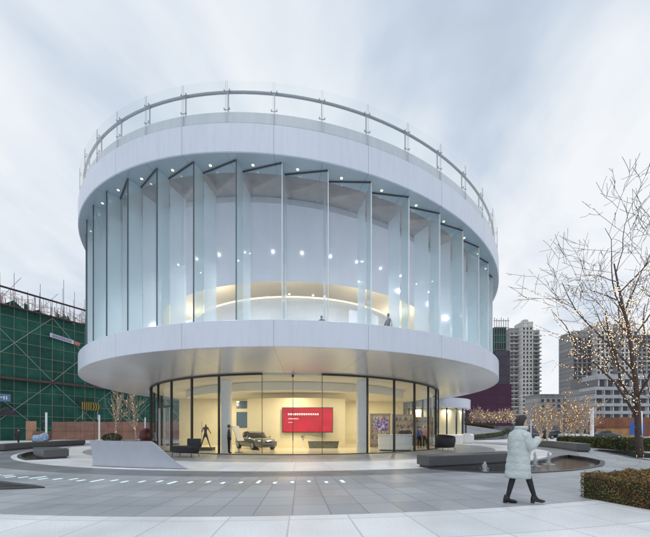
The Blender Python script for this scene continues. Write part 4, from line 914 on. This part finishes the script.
for sz in (0,):
    sB, sE = on_site(78), on_site(97); pB = o_+dv*sB+Vector((.87, -.48, 0))*.9
    T = thing('chevron_barrier', 'black barrier board with yellow diagonal stripes on the scaffolding above the hoarding', 'barrier', (pB.x, pB.y, hp(410.5, pB.y)), ang_s); hh = 9.5*pB.y/F; ww = (sE-sB)
    MB().box((ww/2, 0, hh/2), (ww, .08, hh)).build('board', M['dark'], T); ym = mat('hazard_yellow', (.36, .25, .015), .5)
    for i in range(5): a = .15+i*ww*.11; MB().face([(a, -.06, .1), (a+ww*.05, -.06, .1), (a+ww*.05, -.06, hh-.1), (a, -.06, hh-.1)]).build('stripe', ym, T)
    for i in range(3):
        a = ww*.60+i*ww*.13; MB().face([(a, -.06, .1), (a+ww*.06, -.06, .1), (a+ww*.12, -.06, hh*.5), (a+ww*.06, -.06, hh*.5)]).face([(a+ww*.06, -.06, hh*.5), (a+ww*.12, -.06, hh*.5), (a+ww*.06, -.06, hh-.1), (a, -.06, hh-.1)]).build('stripe', ym, T)
    for a in (.3, ww-.3): MB().box((a, .08, -hh*.4), (.08, .08, hh*1.1)).build('bracket', M['steel'], T)

# hoardings
def hoarding(label, a, b, h, m, n):
    a, b = Vector((*a, 0)), Vector((*b, 0)); d = b-a; an_ = math.atan2(d.y, d.x); T = thing('hoarding', label, 'fence', a, an_)
    for i in range(n):
        w_ = d.length/n; MB().box(((i+.5)*w_, 0, h/2+.05), (w_-.03, .06, h-.1+.06*((i*7) % 3-1))).build('fence_panel', m, T); MB().box((i*w_, .08, h/2), (.09, .09, h)).build('fence_post', M['steel'], T)
    MB().box((d.length/2, -.05, h*.52), (d.length, .03, .08)).build('fence_rail', m, T)
hm = mat('hoarding_brown', (.235, .125, .095), .8, var=.22, scale=.8)
hoarding('reddish brown site hoarding in front of the green netting', (dp(52, 46.5), 46.5), (dp(300, 48), 48), 2.75, hm, 18)
hoarding('peach coloured hoarding panel set apart beside the maroon clothed person', (dp(26, 46), 46), (dp(36.5, 46.2), 46.2), 2.85, mat('hoarding_peach', (.40, .22, .14), .8, var=.12, scale=1), 1)
T = thing('timber_stack', 'low stack of brown timber boards beneath the dark clothed worker', 'timber', (dp(42, 46.3), 46.3, 0)); 
for i in range(9): MB().box((0, .02*(i % 3), .075+i*.148), (1.9-.06*(i % 2), 1.0, .135)).build('plank', hm, T)
x, y = gp(40.5, 442.4); T = thing('scooter', 'parked motor scooter under a blue and white rain cover', 'scooter', (x, y, 0), R_(10))
mb = MB(); mb.loft([[(xx, w_*COS(a), max(.12, zc+hz*SIN(a))) for a in [j*2*math.pi/12 for j in range(12)]] for xx, w_, zc, hz in ((-.85, .08, .55, .15), (-.7, .28, .5, .4), (-.2, .33, .52, .42), (.25, .34, .62, .5), (.6, .36, .72, .5), (.8, .15, .6, .4))]); mb.build('rain_cover', mat('cover_blue', (.26, .36, .50), .5, var=.4, scale=3), T, smooth=True)
for xx in (-.62, .62): MB().tube([(xx, -.06, .24), (xx, .06, .24)], .24, 16).build('wheel', M['dark'], T)

# ------------------------------------------------------------------ towers
def window_grid(T, faces, m, wname='window'):
    """faces: (origin, unit x, columns, rows, col step, row step, w, h) -> window parts that share one mesh"""
    cnt = 0; first = {}; stuff = MB()
    for (o, ux, nc, nr, cs, rs, w_, h_) in faces:
        a = math.atan2(ux[1], ux[0]); key = (w_, h_)
        for r in range(nr):
            for c_ in range(nc):
                p = (o[0]+ux[0]*cs*c_, o[1]+ux[1]*cs*c_, o[2]+rs*r)
                if cnt < 99:
                    if key not in first:
                        first[key] = MB().box((0, 0, 0), (w_, .3, h_)).build(wname, m, T, p, (0, 0, a))
                    else:
                        q = first[key].copy(); COL.objects.link(q); q.parent = T; q.location = p; q.rotation_euler = (0, 0, a)
                else: stuff.box(p, (w_, .3, h_), a)
                cnt += 1
    if stuff.v: stuff.build('distant_window', m, T)['kind'] = 'stuff'
def tower_mat(name, col, cx=1.7, cz=3.1, dark=.55):
    m = bpy.data.materials.new(name); m.use_nodes = True; t = m.node_tree; p = t.nodes['Principled BSDF']; p.inputs['Roughness'].default_value = .8
    c = N(t, 'ShaderNodeTexCoord'); s = N(t, 'ShaderNodeSeparateXYZ'); L(t, c.outputs['Object'], s.inputs[0])
    u, v = mth(t, 'DIVIDE', mth(t, 'ADD', s.outputs[0], 300.0), cx), mth(t, 'DIVIDE', s.outputs[2], cz); q = N(t, 'ShaderNodeCombineXYZ'); L(t, mth(t, 'FLOOR', u), q.inputs[0]); L(t, mth(t, 'FLOOR', v), q.inputs[1])
    wn = N(t, 'ShaderNodeTexWhiteNoise'); L(t, q.outputs[0], wn.inputs[0])
    k = mixc(t, wn.outputs[0], tuple(x*.86 for x in col), tuple(min(1, x*1.1) for x in col))
    k = mixc(t, mth(t, 'LESS_THAN', mth(t, 'FRACT', v), .14), k, tuple(x*dark for x in col)); k = mixc(t, mth(t, 'LESS_THAN', mth(t, 'FRACT', mth(t, 'DIVIDE', u, 2.0)), .10), k, tuple(x*dark*1.1 for x in col))
    L(t, k, p.inputs['Base Color']); return m
wdk = tower_mat('tower_window', (.055, .062, .072), .9, 1.1, .6); tl = tower_mat('tower_pale', (.60, .58, .56)); tg = tower_mat('tower_grey', (.33, .32, .315)); td = tower_mat('tower_dark', (.29, .285, .285))
Y = 260.0; xA = lambda p: dp(p, Y)
T = thing('residential_tower', 'slim grey residential tower with a pale central strip, nearest the round pavilion', 'building', (xA(523), Y, 0)); rx = lambda p: xA(p)-xA(523)
zt = lambda p, Y_=Y: hp(p, Y_)
MB().box(((rx(516.5)+rx(527.5))/2, -2, zt(324.5)/2), (rx(527.5)-rx(516.5), 10, zt(324.5))).build('central_block', tl, T)
MB().box(((rx(508)+rx(516.4))/2, 2, zt(329)/2), (rx(516.4)-rx(508), 9, zt(329))).build('side_block', tg, T)
MB().box(((rx(527.6)+rx(537.5))/2, 2, zt(331)/2), (rx(537.5)-rx(527.6), 9, zt(331))).build('side_block', tg, T)
MB().box((0, -2, zt(323)-.5), (3.5, 4, 4)).build('roof_house', tl, T)
window_grid(T, [((rx(518.6), -7.0, 6), (1, 0), 3, 25, 2.75, 3.2, 1.3, 1.5), ((rx(510), -2.5, 6), (1, 0), 2, 24, 3.4, 3.2, 1.7, 1.6), ((rx(529.7), -2.5, 6), (1, 0), 2, 24, 3.6, 3.2, 1.9, 1.6)], wdk)
for r in range(24):
    for px, wd in ((512.2, 6.4), (532.4, 7.6)):
        MB().box((rx(px), -3.1, 5+r*3.2), (wd, 1.3, .9)).build('balcony', tl if r % 2 else tg, T)
    MB().box((rx(538.2), -1, 5+r*3.2), (1.6, 4, .9)).build('balcony', tl, T)
Y = 230.0
T = thing('apartment_block', 'wide residential block with dark side wing and round-topped pale centre behind the trees', 'building', (xA(605), Y, 0)); rx = lambda p: xA(p)-xA(605)
MB().box(((rx(570)+rx(588.5))/2, 4, zt(332, Y)/2), (rx(588.5)-rx(570), 14, zt(332, Y))).build('side_block', td, T)
MB().box(((rx(588.6)+rx(604))/2, 0, zt(327, Y)/2), (rx(604)-rx(588.6), 14, zt(327, Y))).build('central_block', tl, T)
MB().box(((rx(604.1)+rx(612))/2, 4, zt(329, Y)/2), (rx(612)-rx(604.1), 10, zt(329, Y))).build('central_block', td, T)
MB().box(((rx(612.1)+rx(626))/2, 0, zt(326, Y)/2), (rx(626)-rx(612.1), 14, zt(326, Y))).build('central_block', tl, T)
MB().box(((rx(626.1)+rx(668))/2, 6, zt(335, Y)/2), (rx(668)-rx(626.1), 14, zt(335, Y))).build('side_block', tg, T)
for px, top in ((596, 327), (619, 326)):
    mb = MB(); r_ = 5.2; pr = [(rx(px)+r_*COS(a), r_*.45*SIN(a)) for a in [math.pi*i/12 for i in range(13)]]
    mb.loft([[(x, y_, zt(top, Y)+z) for x, z in pr] for y_ in (-6.5, 5)]); mb.build('arched_roof', tl, T)
window_grid(T, [((rx(590.2), -7.0, 30), (1, 0), 4, 14, 3.0, 3.1, 1.6, 1.7), ((rx(613.5), -7.0, 30), (1, 0), 4, 14, 3.0, 3.1, 1.6, 1.7), ((rx(572), -3.0, 8), (1, 0), 4, 20, 3.3, 3.1, 2.1, 1.9), ((rx(605.5), -1.0, 20), (1, 0), 2, 17, 2.7, 3.1, 1.7, 1.8), ((rx(629), -1.0, 10), (1, 0), 8, 20, 3.4, 3.1, 1.8, 1.7)], wdk)
for r in range(20): MB().box((rx(579), -3.2, 6.6+r*3.1), (rx(588)-rx(570.5), .8, .5)).build('balcony', tg, T)
Y = 150.0
T = thing('podium_block', 'pale low block with dark window bands in front of the wide residential block', 'building', (xA(613), Y, 0)); rx = lambda p: xA(p)-xA(613)
for k, (pt_, pb) in enumerate(((376, 388), (388, 396), (396, 404), (404, 411.5), (411.5, 419))):
    z1_, z0_ = zt(pt_, Y), zt(pb, Y); x0 = rx(587+(3 if k == 0 else 0))
    MB().box(((x0+rx(660))/2, 4, (z0_+z1_)/2), (rx(660)-x0, 16, z1_-z0_-.02)).build('storey', td, T)
    MB().box(((x0+rx(660))/2, 0, z0_+(z1_-z0_)*.80), (rx(660)-x0+.3, 9, (z1_-z0_)*.40)).build('white_band', mat('band_white', (.40, .41, .43), .7, var=.15, scale=.3) if k == 0 else bpy.data.materials['band_white'], T)
    for q in range(8): MB().box((x0+2+q*(rx(655)-x0)/8, -3.98, z0_+(z1_-z0_)*.3), (2.2+(q*3+k) % 3*.5, .3, (z1_-z0_)*.52)).build('window', wdk, T); MB().box((x0+.6+q*(rx(655)-x0)/8, -4.05, (z0_+z1_)/2), (.5, .3, z1_-z0_-.05)).build('pier', tl, T)
MB().box((rx(624), 4, zt(419, Y)/2), (rx(660)-rx(588), 15, zt(419, Y)-.05)).build('base_block', td, T)
Y = 120.0
T = thing('purple_building', 'dark purple building site with green netted scaffolding on its roof', 'building', (xA(490), Y, 0)); rx = lambda p: xA(p)-xA(490)
MB().box(((rx(440)+rx(507))/2, 8, zt(352, Y)/2), (rx(507)-rx(440), 20, zt(352, Y))).build('upper_wall', tower_mat('purple_grey', (.06, .05, .072), 5.0, 3.6, .75), T)
MB().box(((rx(440)+rx(504.5))/2, -3, zt(386, Y)/2), (rx(504.5)-rx(440), 3, zt(386, Y))).build('lower_wall', tower_mat('purple_cladding', (.058, .016, .045), 3.0, 3.6, .8), T)
MB().box(((rx(494)+rx(507))/2, 8, (zt(353, Y)+zt(327, Y))/2), (rx(507)-rx(495), 16, zt(327, Y)-zt(353, Y))).build('roof_net', netm, T)
for i in range(7): MB().tube([(rx(494+i*2.25), -.4, zt(353, Y)), (rx(494+i*2.25), -.4, zt(318+(i % 3), Y))], .11, 5).build('scaffold_pole', grs, T)
for i in range(5): MB().tube([(rx(493), -.5, zt(350-i*7.2, Y)), (rx(508.5), -.5, zt(350-i*7.2, Y))], .12, 5).build('ledger', grs, T)
T = thing('low_building', 'plain dark grey low-rise building between the two tower groups', 'building', (dp(552, 200), 200, 0)); MB().box((0, 0, hp(396, 200)/2), (26, 12, hp(396, 200))).build('wall', tg, T); MB().box((0, 0, hp(396, 200)+.25), (27, 13, .5)).build('roof', td, T)
window_grid(T, [((-10, -6.0, 4), (1, 0), 7, 6, 3.3, 3.2, 1.6, 1.6)], wdk)
hoarding('brown brick-red site hoarding behind the parked cars beyond the plaza', (dp(588, 74), 74), (dp(668, 76), 76), 4.6, mat('hoarding_brick', (.24, .10, .06), .85, var=.35, scale=.35), 12)
hoarding('ochre hoarding strip standing beyond the brick-red hoarding and cars', (dp(597, 72.5), 72.5), (dp(640, 73), 73), 1.9, mat('hoarding_ochre', (.36, .19, .07), .8, var=.3, scale=.5), 7)
hoarding('dark grey fence behind the lit trees and the dark cars', (dp(470, 78), 78), (dp(587, 76), 76), 2.6, mat('fence_grey', (.12, .12, .135), .8, var=.2, scale=.4), 16)
T = thing('blue_board', 'round topped blue site board standing before the brick-red hoarding', 'sign', (dp(637, 66), 66, 0)); pr = [(-1.5, .6), (1.5, .6), (1.5, 2.4)]+[(1.5*COS(a), 2.4+1.2*SIN(a)) for a in [math.pi*i/10 for i in range(1, 10)]]+[(-1.5, 2.4)]
MB().loft([[(x, y_, z) for x, z in pr] for y_ in (-.05, .05)]).build('board', mat('board_blue', (.03, .10, .42), .5), T); MB().box((-1, 0, .3), (.1, .1, .7)).box((1, 0, .3), (.1, .1, .7)).build('stand', M['steel'], T)
for px, py, rz, col, lb in ((574, 439.3, 8, (.55, .56, .58), 'pale silver car parked behind the lit trees'), (606, 439.0, 4, (.02, .022, .026), 'black car parked before the brick-red hoarding'), (524, 439.3, -5, (.015, .02, .03), 'dark blue car parked past the ramp behind the walking woman'), (556, 439.0, 3, (.03, .03, .035), 'charcoal car parked behind the middle lit tree')):
    x, y = gp(px, py); car_at(lb, (x, y), R_(rz), col, full=False)
